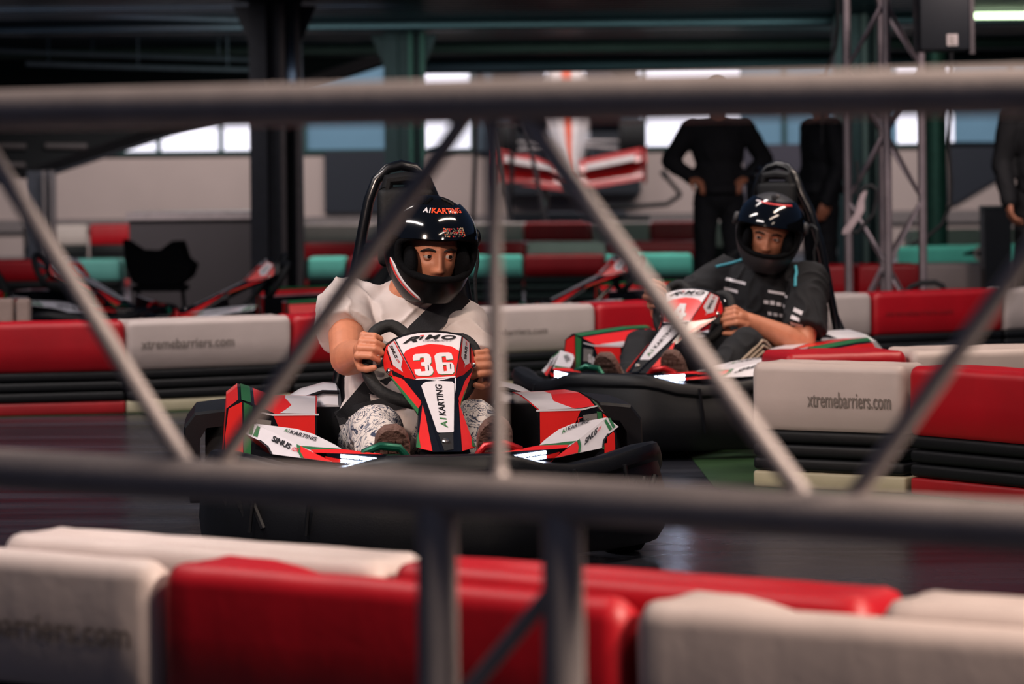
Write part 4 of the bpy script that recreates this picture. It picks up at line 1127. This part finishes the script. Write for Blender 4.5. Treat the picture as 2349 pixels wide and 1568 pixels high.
# middle row behind the first kart
row([(-120, 743), (289, 735), (673, 722.5), (1022, 709), (1371, 695.5), (1694, 682), (2004, 671), (2304, 661.5), (2600, 652)],
    ['red', 'white', 'red', 'white', 'red', 'white', 'red', 'white'],
    ['red barrier block at the left edge, behind the first kart', 'cream barrier block with faded web address left of the white shirted driver', 'red barrier block half hidden behind the white shirted driver', 'cream barrier block between the two drivers',
     'red barrier block behind the nose of the second kart', 'cream barrier block beside the seat of the second kart', 'red barrier block in front of the lattice tower', 'cream barrier block at the right edge behind the red corner'],
    'barrier blocks of the middle row', {1: (.08, .64, .42, .62), 3: (.2, .66, .40, .54), 6: (.08, .6, .44, .58)}, d=.2)
# the island on the right
def ib(p, q, c, l, d=.2, **k): return block(p, q, c, l, 'barrier blocks of the right island', d=d, **k)
i0, i1, i2 = at(1717, 830, 9.80), at(2076, 846, 9.52), at(2620, 872, 8.75)
ib(i0, i1, 'white', 'cream barrier block at the end of the right island, with web address', txt=(.38, .92, .36, .60)); ib(i1, i2, 'red', 'red barrier block at the right edge, front of the island')
j0, j1, j2 = at(1800, 795, 10.22), at(2088, 783, 10.32), at(2640, 768, 10.5)
ib(j0, j1, 'red', 'red folded barrier cover on the far side of the right island', .3); ib(j1, j2, 'white', 'cream barrier block on the far side of the right island', .3)
# far rows
row([(x, 596.7 - .0099 * x) for x in (-330, 150, 276, 704, 795, 1000, 1200, 1388, 1590)], ['red', 'teal', None, 'teal', 'red', 'teal', 'red', 'teal'],
    ['dark red far barrier block at the left', 'teal far barrier block left of the black bucket seat', '', 'teal far barrier block left of the first roll hoop', 'red far barrier block behind the first driver shoulder', 'teal far barrier block right of the first helmet',
     'red far barrier block right of the teal one', 'teal far barrier block behind the standing person'], 'far barrier blocks, teal and red', h=.42, cov=.16, d=.3)
row([(x, 560 - .0044 * x) for x in (690, 960, 1205, 1392, 1600)], ['red', 'red', 'white', 'red'],
    ['red far barrier block behind the wide column', 'red far barrier block behind the first helmet', 'cream capped far barrier block above the red one', 'red far barrier block above the parked kart steering wheel'], 'far barrier blocks, second line', h=.41, cov=.16, d=.3)
row([(x, 518 - .0066 * x) for x in (690, 960, 1200, 1357, 1490, 1600, 1760)], ['white', 'white', 'red', 'white', 'red', 'white'],
    ['cream barrier block farthest back, beside the wide column', 'cream barrier block farthest back, under the step ladder', 'red barrier block farthest back, right of the step ladder', 'cream barrier block farthest back between two red ones', 'red barrier block farthest back beside the standing person', 'cream barrier block farthest back behind the standing person'],
    'farthest barrier blocks', h=.53, cov=.27, d=.3)
row([(60, 516), (203, 514), (300, 513)], ['white', 'red'], ['cream barrier block under the ramp, near the short column', 'red barrier block under the ramp, left of the grey counter'], 'far barrier blocks under the ramp', h=.6, cov=.2, d=.35)
row([(2110, 566), (2262, 562), (2420, 558)], ['teal', 'teal'], ['teal far barrier block right of the lattice tower', 'teal far barrier block at the right edge'], 'far barrier blocks on the right', h=.45, cov=.2, d=.3)
row([(x, 629.3 - .0118 * x) for x in (1800, 1965, 2114, 2334, 2560)], ['red', 'red', 'white', 'white'], ['red barrier block behind the second driver', 'red barrier block seen through the lattice tower', 'cream barrier block with stains right of the lattice tower', 'cream barrier block at the far right edge'], 'barrier blocks behind the tower', h=.42, cov=.24, d=.3)
row([(2095, 527), (2262, 524), (2420, 521)], ['white', 'white'], ['cream barrier block farthest back right of the round column', 'cream barrier block farthest back at the right edge'], 'farthest barrier blocks', h=.5, cov=.25, d=.2)
# ------------------------------------------------------------------ truss fence in front of the camera
TRU = mat('matt_aluminium_tube', (164, 154, 152), .45, .25, var=.08, scale=14, bump=.03, bscale=50)
def truss_fence():
    tl, tr = at(0, 253, 3.83), at(2349, 207, 3.12); bl, br = at(0, 1075, 3.83), at(2349, 1206, 3.12)
    t = thing('truss_fence', 'grey aluminium truss fence with crossing braces right in front of the camera', 'fence', (tl.x, tl.y, 0))
    O = Vector((tl.x, tl.y, 0)); ext = lambda a, b: (a + (a - b) * .6 - O, b + (b - a) * .75 - O)
    for n, (a, b) in (('top_rail', ext(tl, tr)), ('bottom_rail', ext(bl, br))):
        mb = MB(); mb.tube([a, a.lerp(b, .5), b], .0255, TRU, 24); mb.build(n, t)
    dx = (tr - tl)
    def on(px, py):  # point of the fence plane seen at a pixel
        d = ray(px, py); n = Vector((dx.y, -dx.x, 0)); k = (tl - CAM).dot(n) / d.dot(n); return CAM + d * k - O
    for (a, b, r_) in (((-230, 20), (432, 1075), .0115), ((492, 1082), (1080, 252), .0105), ((1190, 250), (1852, 1150), .0115), ((1945, 1160), (2560, 300), .0105), ((2600, 260), (3330, 1330), .0115), ((-860, 1040), (-200, 268), .0105)):
        mb = MB(); mb.tube([on(*a), on(*b)], r_, TRU, 14); mb.build('brace', t)
    mb = MB(); mb.tube([on(1127, 235), on(1144, 1120)], .0085, TRU, 14); mb.ball(on(1144, 1098), (.0125, .0125, .016), TRU); mb.build('stay', t)
    for px in (1001, 1290):
        p = on(px, 1150); mb = MB(); mb.tube([p, Vector((p.x, p.y, .02))], .0235, TRU, 24); mb.lathe([(0, .05), (.015, .05), (.022, .03)], (p.x, p.y, 0), (0, 0, 1), TRU); mb.build('post', t)
    mb = MB(); mb.tube([on(1262, 1360), on(1060, 1600)], .0095, TRU, 14); mb.build('post_brace', t)
    return t
truss_fence()

# ------------------------------------------------------------------ lattice tower
TOW = mat('tower_aluminium', (158, 146, 150), .36, .7, var=.08, scale=20)
def tower():
    c = at(2030, 410, 17.3); w = .148; a0 = R(42)
    t = thing('lattice_tower', 'tall square aluminium lattice tower standing behind the red barrier', 'truss', (c.x, c.y, 0), a0)
    H_ = 2.9; cor = [(-w, -w), (w, -w), (w, w), (-w, w)]
    for x, y_ in cor:
        mb = MB(); mb.tube([(x, y_, .02), (x, y_, H_)], .0245, TOW, 18); mb.build('chord', t)
    for f in range(4):
        a, b = cor[f], cor[(f + 1) % 4]; z = .12; s = f % 2; n = 0
        while z + .37 < H_:
            p, q = (a, b) if s else (b, a)
            mb = MB(); mb.tube([(p[0], p[1], z), (q[0], q[1], z + .37)], .010, TOW, 8); mb.build('lacing', t); z += .37; s = 1 - s
    mb = MB(); mb.box((0, 0, .01), (.42, .42, .02), TOW); mb.build('base_plate', t)
tower()
# loudspeaker hanging beside the tower, with its rating label
p0, p1 = at(2108, -110, 16.5), at(2226, 115, 16.5)
t = thing('loudspeaker', 'black box loudspeaker at the top right beside the lattice tower', 'speaker', ((p0.x + p1.x) / 2, 16.5, p1.z))
w, h = p1.x - p0.x, p0.z - p1.z
mb = MB(); mb.box((0, .14, h / 2), (w, .28, h), mat('black_speaker_paint', (14, 18, 24), .5, var=.1), ch=.01); mb.build('cabinet', t)
mb = MB(); q0, q1 = at(2173, 78, 16.48), at(2198, 104, 16.48); o = Vector(t.location)
mb.box(((q0.x + q1.x) / 2 - o.x, -.004, (q0.z + q1.z) / 2 - o.z), (q1.x - q0.x, .006, q0.z - q1.z), mat('label_paper', (170, 160, 158), .6))
for k in range(4): mb.box(((q0.x + q1.x) / 2 - o.x - .006 * (k % 2), -.0075, q1.z - o.z + .012 + .012 * k), ((q1.x - q0.x) * (.6 - .1 * (k % 2)), .002, .005), EMB)
mb.build('rating_label', t)
mb = MB(); mb.box((w / 2 + .012, .03, h / 2 - .01), (.024, .06, h + .02), COLL); mb.build('side_rail', t)
mb = MB(); mb.tube([(-w / 2 + .02, .27, .45), (-w / 2 + .02, .56, .45), (-w / 2 - .06, .62, .45)], .02, STEEL); mb.build('bracket', t)
# cables by the tower
for n, pts, lab in (('cable', [(1921, -40), (1922, 60), (1916, 110), (1900, 150), (1888, 200), (1886, 330)], 'black cable hanging left of the lattice tower'), ('cable', [(2182, 110), (2180, 250), (2176, 330), (2182, 420), (2180, 470), (2160, 515), (2125, 545), (2090, 560)], 'black cable drooping right of the lattice tower')):
    P = [at(x, y, 17.6) for x, y in pts]; mb = MB(); o = P[-1]; mb.tube([p - o for p in P], .011, RUB, 8); ob = mb.build(n); ob.location = o; tag(ob, lab, 'cable')
P = [at(x, y, 15.95) for x, y in ((2066, 830), (2070, 720), (2078, 668), (2090, 657), (2115, 648), (2145, 647), (2162, 655), (2168, 668), (2176, 720), (2182, 828))]
mb = MB(); o = P[0]; mb.tube([p - o for p in P], .014, RUB, 8); ob = mb.build('hose_loop'); ob.location = o; tag(ob, 'black hose loop lying behind the red barrier under the tower', 'hose')
# handset with cord hung on the tower
HX = mat('pale_handset', (170, 152, 154), .5)
o = at(1972, 480, 16.95); t = thing('hanging_tool', 'pale handset with a black loop hanging on the lattice tower', 'tool', o)
L_ = lambda x, y, d=16.95: at(x, y, d) - o
mb = MB(); rings = []
for (x, y, wd) in ((1940, 535, .022), (1946, 522, .03), (1962, 500, .03), (1972, 484, .026), (1974, 462, .02), (1980, 445, .017), (1984, 438, .008)):
    c = L_(x, y); rings.append([c + Vector((a * wd * .8 + b * .3 * wd, q * .022, b * wd * .5)) for a, b, q in ((-1, -.5, -1), (1, .5, -1), (1, .5, 1), (-1, -.5, 1))])
mb.loft(rings, HX); mb.build('handle', t)
mb = MB(); mb.tube([L_(1975, 438), L_(1985, 428), L_(2000, 426), (L_(2011, 436)), L_(2010, 462), L_(2004, 490), L_(1985, 512), L_(1965, 535), L_(1945, 520)], .012, RUB, 8)
mb.tube([L_(1972, 470), L_(1966, 440), L_(1968, 400), L_(1965, 370)], .009, RUB, 8); mb.build('strap', t)
# LED tube lamp under the deck, top right
a, b = at(2236, 36, 24.0), at(2600, 34, 24.0); c = (a + b) / 2
t = thing('tube_lamp', 'lit greenish LED tube lamp at the top right corner', 'lamp', c)
mb = MB(); mb.tube([a - c, b - c], .023, mat('lit_led_tube', (235, 255, 225), .4, emit=(225, 255, 205), estr=4.5), 12); mb.build('tube', t)
mb = MB(); mb.box((0, .02, .04), ((b - a).length, .05, .03), COLM)
for s in (-1, 1): mb.tube([((b.x - c.x) * .7 * s, .02, .05), ((b.x - c.x) * .7 * s, .02, DZ - c.z + .06)], .008, STEEL)
mb.build('housing', t)
# bin and jacketed figure on the far right, tape roll on the barrier
p = at(2283, 480, 19.6); q = at(2283, 604, 19.6)
t = thing('bin', 'dark waste bin behind the cream barrier on the right', 'bin', (p.x, 19.6, 0))
mb = MB(); w = .088; zt = p.z
mb.loft([[Vector((x * w * k, y_ * .1 * k, z)) for x, y_ in ((-1, -1), (1, -1), (1, 1), (-1, 1))] for z, k in ((.02, .85), (.05, .9), (zt, 1))], mat('dark_bin', (28, 34, 40), .5)); mb.build('body', t)
mb = MB(); mb.box((0, 0, zt + .012), (w * 2.1, .21, .024), mat('bin_lid', (48, 62, 64), .4), ch=.008); mb.build('lid', t)
p = atz(2252, 590, .405 + .06); D = (20.3)
p = at(2253, 589, 20.02); p.z = .474; t = thing('tape_roll', 'grey tape roll lying on the cream barrier at the right', 'tape roll', p)
mb = MB(); mb.lathe([(-.04, .025), (-.04, .052), (.04, .052), (.04, .025), (-.04, .025)], (0, 0, 0), (-.25, -1, .1), mat('grey_tape', (150, 142, 136), .35, .3)); mb.build('roll', t)
mb = MB(); mb.tube([(-.12, .02, .0), (-.06, 0, .01), (-.03, -.02, 0)], [.008, .018, .02], RUB, 10); mb.build('core', t)

# ------------------------------------------------------------------ left background
GREYC = mat('grey_counter', (84, 78, 82), .75, var=.05, scale=2)
a, b = at(296, 505, 22.6), at(586, 505, 22.6); zt = a.z
t = thing('counter', 'grey service counter with sheen painted on its top, left of the wide column', 'counter', ((a.x + b.x) / 2, 22.6, 0))
w = b.x - a.x
mb = MB(); mb.box((0, .3, zt / 2), (w, .6, zt), GREYC); mb.build('body', t)
mb = MB(); mb.box((0, .3, zt + .03), (w + .04, .66, .06), mat('countertop_sheen', (190, 176, 178), .3)); mb.build('worktop', t)  # reflection on the worktop is put into its pale colour and thick edge
c = at(368, 650, 20.6); t = thing('bucket_seat', 'black bucket seat lying in front of the grey counter', 'seat', c)
BS = mat('black_seat_plastic', (9, 10, 14), .8, var=.15, spec=.2)
sec = []
for k, (y_, f) in enumerate(((-.16, .9), (-.1, 1), (.05, 1), (.14, .85))):
    pr = [(286, 548), (300, 552), (330, 572), (368, 574), (398, 552), (424, 551), (436, 590), (455, 605), (446, 632), (420, 652), (340, 656), (308, 648), (292, 610)]
    sec.append([((at(x, y, 20.6) - c) * f + Vector((0, y_, 0))) for x, y in pr])
mb = MB(); mb.loft(sec, BS); mb.build('shell', t, 40, bevel=.008)
mb = MB(); mb.box((.0, 0, -.03), (.36, .3, .04), BS, ch=.01)
for s in (-1, 1): mb.tube([(s * .15, 0, -.04), (s * .17, 0, -c.z + .0)], .014, STEEL)
mb.build('stand', t)
FBM = mat('beige_foam', (150, 128, 120), .8, var=.1, bump=.1)
for x0, x1, lab in ((-8, 33, 'beige padded post at the left edge, left one of two'), (38, 71, 'beige padded post at the left edge, right one of two')):
    p = at((x0 + x1) / 2, 684, 14.6); q = at(x0, 684, 14.6).x; r_ = at(x1, 684, 14.6).x
    t = thing('padded_post', lab, 'post', (p.x, 14.6, 0), 0, 'beige padded posts behind the left red barrier')
    mb = MB(); mb.box((0, 0, p.z / 2), (r_ - q, .09, p.z), FBM, ch=.018); mb.build('pad', t); mb = MB(); mb.box((0, 0, .012), ((r_ - q) * 1.2, .13, .024), RUB); mb.build('foot', t)
# step ladder
LAD = mat('dark_ladder_rail', (46, 42, 46), .5, .3)
o = at(1185, 600, 34.5); t = thing('step_ladder', 'dark step ladder standing behind the far barriers', 'ladder', (o.x, 34.5, 0))
T = lambda x, y, d=0: at(x, y, 34.5 + d) - Vector((o.x, 34.5, 0))
for a, b, d in (((1098, 148), (1196, 625), -.3), ((1178, 148), (1276, 625), -.3), ((1098, 148), (1080, 625), .5), ((1178, 148), (1170, 625), .5)):
    mb = MB(); mb.tube([T(*a), T(b[0], b[1], d)], .028, LAD, 8); mb.build('rail', t)
for k in range(1, 7):
    u = k / 7; mb = MB(); x = 1098 + 98 * u; y_ = 148 + 477 * u; mb.box((T(x, y_, -.3 * u) + T(x + 80, y_, -.3 * u)) / 2, (80 / F_PX * 34.5, .08, .025), LAD); mb.build('step', t)
mb = MB(); mb.box((T(1098, 148) + T(1178, 148)) / 2 + Vector((0, .05, .01)), (82 / F_PX * 34.5 + .05, .22, .04), LAD); mb.build('top_step', t)
# trolley jack
o = at(1440, 474, 34.0); t = thing('trolley_jack', 'black trolley jack with angled handle in front of the race car stand', 'jack', o)
T = lambda x, y: at(x, y, 34.0) - o
mb = MB(); mb.tube([T(1365, 472), T(1450, 474), T(1530, 468), T(1562, 446)], .028, BPL, 10); mb.build('frame', t)
mb = MB(); mb.tube([T(1562, 446), T(1540, 420), T(1524, 400)], .025, BPL, 10); mb.tube([T(1530, 408), T(1518, 392)], .035, RUB, 10); mb.build('handle', t)
mb = MB(); mb.box(Vector((0, .3, -o.z / 2 - .05)), (.5, .4, o.z - .1), BPL); mb.build('stand', t)

# show race car, nose down on a dark stand
CW_ = mat('show_car_white', (225, 214, 214), .3, coat=.4); CO_ = mat('show_car_orange', (226, 92, 60), .35, coat=.4); CR_ = mat('show_car_red', (186, 28, 30), .35, coat=.4)
o = at(1300, 262, 38.6); t = thing('race_car', 'white and orange single seater race car displayed nose down at the back', 'race car', o)
PM = Matrix.Rotation(R(24), 3, 'X')
X = lambda x, y_, z: PM @ Vector((x, y_, z))
mb = MB(); rings = []
for y_, hw, z0, z1 in ((-1.9, .07, -.08, .02), (-1.6, .13, -.12, .08), (-1.1, .19, -.16, .2), (-.5, .26, -.2, .3), (0, .3, -.22, .36), (.4, .3, -.22, .5), (1.2, .2, -.2, .4), (1.9, .1, -.15, .1)):
    rings.append([X(hw * a, y_, z0 + (z1 - z0) * b) for a, b in ((-1, 0), (-1, .6), (-.6, .95), (-.2, 1), (.2, 1), (.6, .95), (1, .6), (1, 0))])
for i in range(len(rings) - 1):
    for j in range(8): k = (j + 1) % 8; mb.add([rings[i][j], rings[i][k], rings[i + 1][k], rings[i + 1][j]], [[0, 1, 2, 3]], CO_ if j == 3 else CW_)
mb.poly(rings[0], CO_); mb.poly(rings[-1][::-1], CW_)
for i in range(4): 
    a, b = rings[i], rings[i + 1]
mb.build('body', t, 30)
mb = MB(); mb.loft([[X(hw * a, y_, z) for a, z in ((-1, .3), (-1, zt * .7), (-.4, zt), (.4, zt), (1, zt * .7), (1, .3))] for y_, hw, zt in ((.35, .12, .78), (.5, .13, .82), (1.3, .05, .5))], CO_); mb.build('air_box', t, 30)
mb = MB(); mb.lathe([(0, .085), (.01, .06)], X(0, .345, .68), X(0, -1, .1), BLK); mb.build('air_intake', t)
for s in (-1, 1):
    mb = MB(); mb.loft([[X(s * x, y_, z) for x, z in ((.26, -.2), (.26, .18), (.55, .2), (.68, .1), (.68, -.2))] for y_ in (-.1, .2, 1.1)], WALLD); mb.build('side_pod', t, 30)
    mb = MB(); mb.loft([[X(s * x, y_ + .25 * x, z + .06 * x) for y_, z in ((-1.95, -.2), (-1.8, -.12), (-1.65, -.1), (-1.7, -.18))] for x in (.08, .5, .9)], CR_)
    mb.loft([[X(s * x, y_ + .25 * x, z + .10 * x) for y_, z in ((-1.78, -.06), (-1.65, .0), (-1.55, .02), (-1.6, -.05))] for x in (.1, .5, .88)], CR_)
    mb.loft([[X(s * x, y_ + .25 * x, z + .10 * x) for y_, z in ((-1.80, -.02), (-1.72, .02), (-1.70, .01), (-1.78, -.03))] for x in (.2, .5, .8)], CW_)
    mb.box(X(s * .92, -1.52, -.05), (.03, .45, .28), CR_, PM); mb.build('front_wing', t, 30)
    for y_, r_, w_, xx in ((-1.0, .33, .3, .78), (1.25, .34, .36, .76)):
        mb = MB(); mb.lathe([(-w_ / 2, r_ * .6), (-w_ / 2, r_ * .92), (-w_ * .4, r_), (w_ * .4, r_), (w_ / 2, r_ * .92), (w_ / 2, r_ * .6)], X(s * xx, y_, .0), X(1, 0, 0), TYR); mb.build('wheel', t)
    mb = MB(); mb.tube([X(s * .2, -1.1, .1), X(s * .62, -1.0, .05)], .02, CW_, 8); mb.tube([X(s * .2, -.9, -.05), X(s * .62, -1.0, -.05)], .02, CW_, 8); mb.build('suspension_arm', t)
    mb = MB(); mb.box(X(s * .36, 1.75, .62), (.05, .4, .5), CW_, PM); mb.build('rear_wing_endplate', t)
mb = MB(); mb.box(X(0, 1.7, .78), (.72, .26, .04), CW_, PM); mb.box(X(0, 1.62, .5), (.72, .2, .03), CO_, PM); mb.build('rear_wing', t)
mb = MB(); mb.box(Vector((0, .6, -o.z + .28)), (1.5, 1.2, .56), WALLD)
for s in (-1, 1): mb.tube([(s * .3, .3, -o.z + .5), X(s * .25, .3, -.2)], .05, STEEL)
mb.build('display_stand', t)

# ------------------------------------------------------------------ karts and drivers
kart36 = pose(make_kart('36', 'red and white racing kart number 36 driven by the person in the white T-shirt', 'racing karts'), K_LOC, K_YAW)
d1, shirt1 = driver_white()
strap(kart36, shirt1, [([(x.x, x.z) for x in [K(a, b, .06) for a, b in ((1062, 672), (1035, 700), (1000, 728), (960, 765), (925, 810), (890, 850), (845, 905), (805, 955), (790, 975))]], .068), ([(x.x, x.z) for x in [K(a, b, .05) for a, b in ((775, 965), (815, 948), (870, 932), (940, 915), (1010, 915), (1080, 930))]], .042)], .05)
def kart_copy(loc, yaw, label, num=False):
    k = copy_tree(kart36); pose(k, loc, yaw); k['label'] = label
    for c in list(k.children):
        if c.name.startswith('seat_belt'): bpy.data.objects.remove(c)
        elif c.name.startswith('nose_panel'): c.data = NOSE4
    return k
NOSE4 = nose_mesh('4').mesh('nose_panel_other', 30)
kart4 = kart_copy((.80, 11.66, 0), R(-30), 'second racing kart with lit lamps cornering behind the cream barrier end')
d2, shirt2 = driver_black(kart4)
off = kart_copy(Vector((*at(730, 600, 16.6).xy, 0)), R(-76), 'parked kart behind the middle barrier, left of the white shirted driver')
off2 = kart_copy(Vector((*at(1532, 600, 16.9).xy, 0)), R(-74), 'parked kart behind the middle barrier, between the two drivers')
off3 = kart_copy(Vector((*at(60, 600, 17.6).xy, 0)), R(60), 'parked kart at the left edge under the ramp')
LOFF = {}
for k in (off, off2, off3):   # their lamps are switched off
    for c in k.children:
        for g in c.children:
            if g.name.startswith(('headlight', 'status_light')):
                key = g.data.name
                if key not in LOFF:
                    LOFF[key] = g.data.copy(); LOFF[key].materials.clear(); LOFF[key].materials.append(ALU)
                g.data = LOFF[key]; g['label'] = 'unlit lamp'
bv = bvh_of(shirt1.data)

standing('person seen from behind in black clothing with hands on hips', (*at(1648, 410, 20.8).xy, 0), R(3), 1.69, 'hips', BLKC, NAVY, True)
standing('person in dark long sleeved jacket standing just left of the lattice tower', (*at(1882, 410, 20.8).xy, 0), R(-70), 1.68, 'down', mat('dark_jacket', (18, 22, 28), .8), NAVY, True)
standing('person in black jacket cut off by the right edge of the view', (*at(2392, 410, 17.8).xy, 0), R(10), 1.70, 'down', mat('black_jacket', (12, 13, 17), .8), mat('black_trousers', (10, 11, 15), .8), True)

# ------------------------------------------------------------------ light
def area(loc, tgt, sx, sy, power, col, spread=150):
    l = bpy.data.lights.new('area_light', 'AREA'); l.shape = 'RECTANGLE'; l.size = sx; l.size_y = sy; l.energy = power; l.color = col; l.spread = R(spread)
    o = bpy.data.objects.new('area_light', l); COL.objects.link(o); o.location = loc
    o.rotation_euler = (Vector(tgt) - Vector(loc)).to_track_quat('-Z', 'Y').to_euler(); return o
WARM = (1, .80, .66); NEUT = (1, .90, .86); COOL = (.80, .88, 1)
# fluorescent rows over the track
area((1.9, 4.3, 3.4), (1.3, 4.6, 0), 2.4, .2, 50, WARM)
area((-1.5, 5.4, 3.4), (-1.1, 5.9, 0), 2.0, .2, 22, NEUT, 72)
area((-2.8, 7.6, 3.6), (-1.4, 8.8, .4), 3.0, .2, 62, NEUT, 120)
area((1.7, 8.0, 3.8), (.9, 8.9, .4), 3.0, .2, 44, WARM)
area((2.6, 10.6, 4.0), (1.8, 11.2, .3), 3.0, .2, 34, WARM, 90)
area((-3.4, 11.2, 4.2), (-2.2, 13.0, .3), 3.0, .2, 64, NEUT, 120)
area((3.2, 13.2, 4.2), (3.0, 14.2, .3), 3.0, .2, 50, NEUT, 95)
area((0, 12.4, 4.2), (0, 13.6, .3), 2.4, .2, 40, NEUT, 95)
# fill behind the camera, warm lamp right of the fence, tower light
area((-1.6, -1.0, 3.2), (-.6, 6.0, .6), 2.4, .3, 4, (1, .84, .90))  # fill added to lift the fence and the barrier fronts
area((2.9, 1.9, 2.9), (.1, 3.5, .9), 1.0, .2, 70, WARM, 75)
area((3.3, 15.0, 3.4), (2.1, 17.3, 1.4), 1.2, .2, 12, (1, .82, .78), 50)  # added to brighten the lattice tower
# unseen spot added to brighten the first driver's face
area((-2.0, 4.6, 2.4), (-.22, 8.6, .76), .5, .2, 6.5, (1, .76, .62), 40)
# light at the far end
area((-4.5, 37, 5.6), (-4.5, 42, 1.0), 6, .6, 300, NEUT)
area((4.0, 37, 5.6), (4.0, 42, .8), 8, .6, 340, NEUT)
area((0, 22.6, 2.1), (.0, 24.6, .3), 5.0, .2, 34, (.62, 1, .88), 120)
area((3.5, 21.0, 2.1), (3.6, 23.5, .3), 3.0, .2, 12, (.62, 1, .86), 120)
area((-3.6, 27.2, 2.1), (-4.0, 28.4, .4), 1.6, .2, 34, NEUT, 100)  # added in place of window light on the blocks under the ramp
area((1.0, 32.9, 3.2), (1.0, 34.2, .5), 6.0, .2, 70, NEUT, 100)  # added to brighten the farthest cream row
area((-2.9, 21.0, 2.15), (-2.7, 22.6, .5), 1.2, .2, 12, NEUT, 120)  # added to brighten the grey counter
# unseen upward lights added to bring out streaks on the soffit ribs
area((-3.0, 22.0, 1.75), (-3.0, 24.5, 2.3), 4.0, .1, 6, (.62, .8, 1), 170)
area((1.5, 26.0, 1.9), (1.0, 28.0, 2.3), 4.0, .1, 5, (.55, 1, .8), 170)
w = bpy.data.worlds.new('hall_air'); SC.world = w; w.use_nodes = True
w.node_tree.nodes['Background'].inputs[0].default_value = (.26, .45, .90, 1); w.node_tree.nodes['Background'].inputs[1].default_value = .07
SC.view_settings.view_transform = 'Standard'; SC.view_settings.look = 'None'; SC.view_settings.gamma = 1; SC.view_settings.use_curve_mapping = False
SC.view_settings.exposure = -0.05
SC.cycles.use_denoising = True; SC.cycles.max_bounces = 6; SC.cycles.caustics_reflective = False; SC.cycles.caustics_refractive = False
SC.cycles.sample_clamp_indirect = 4
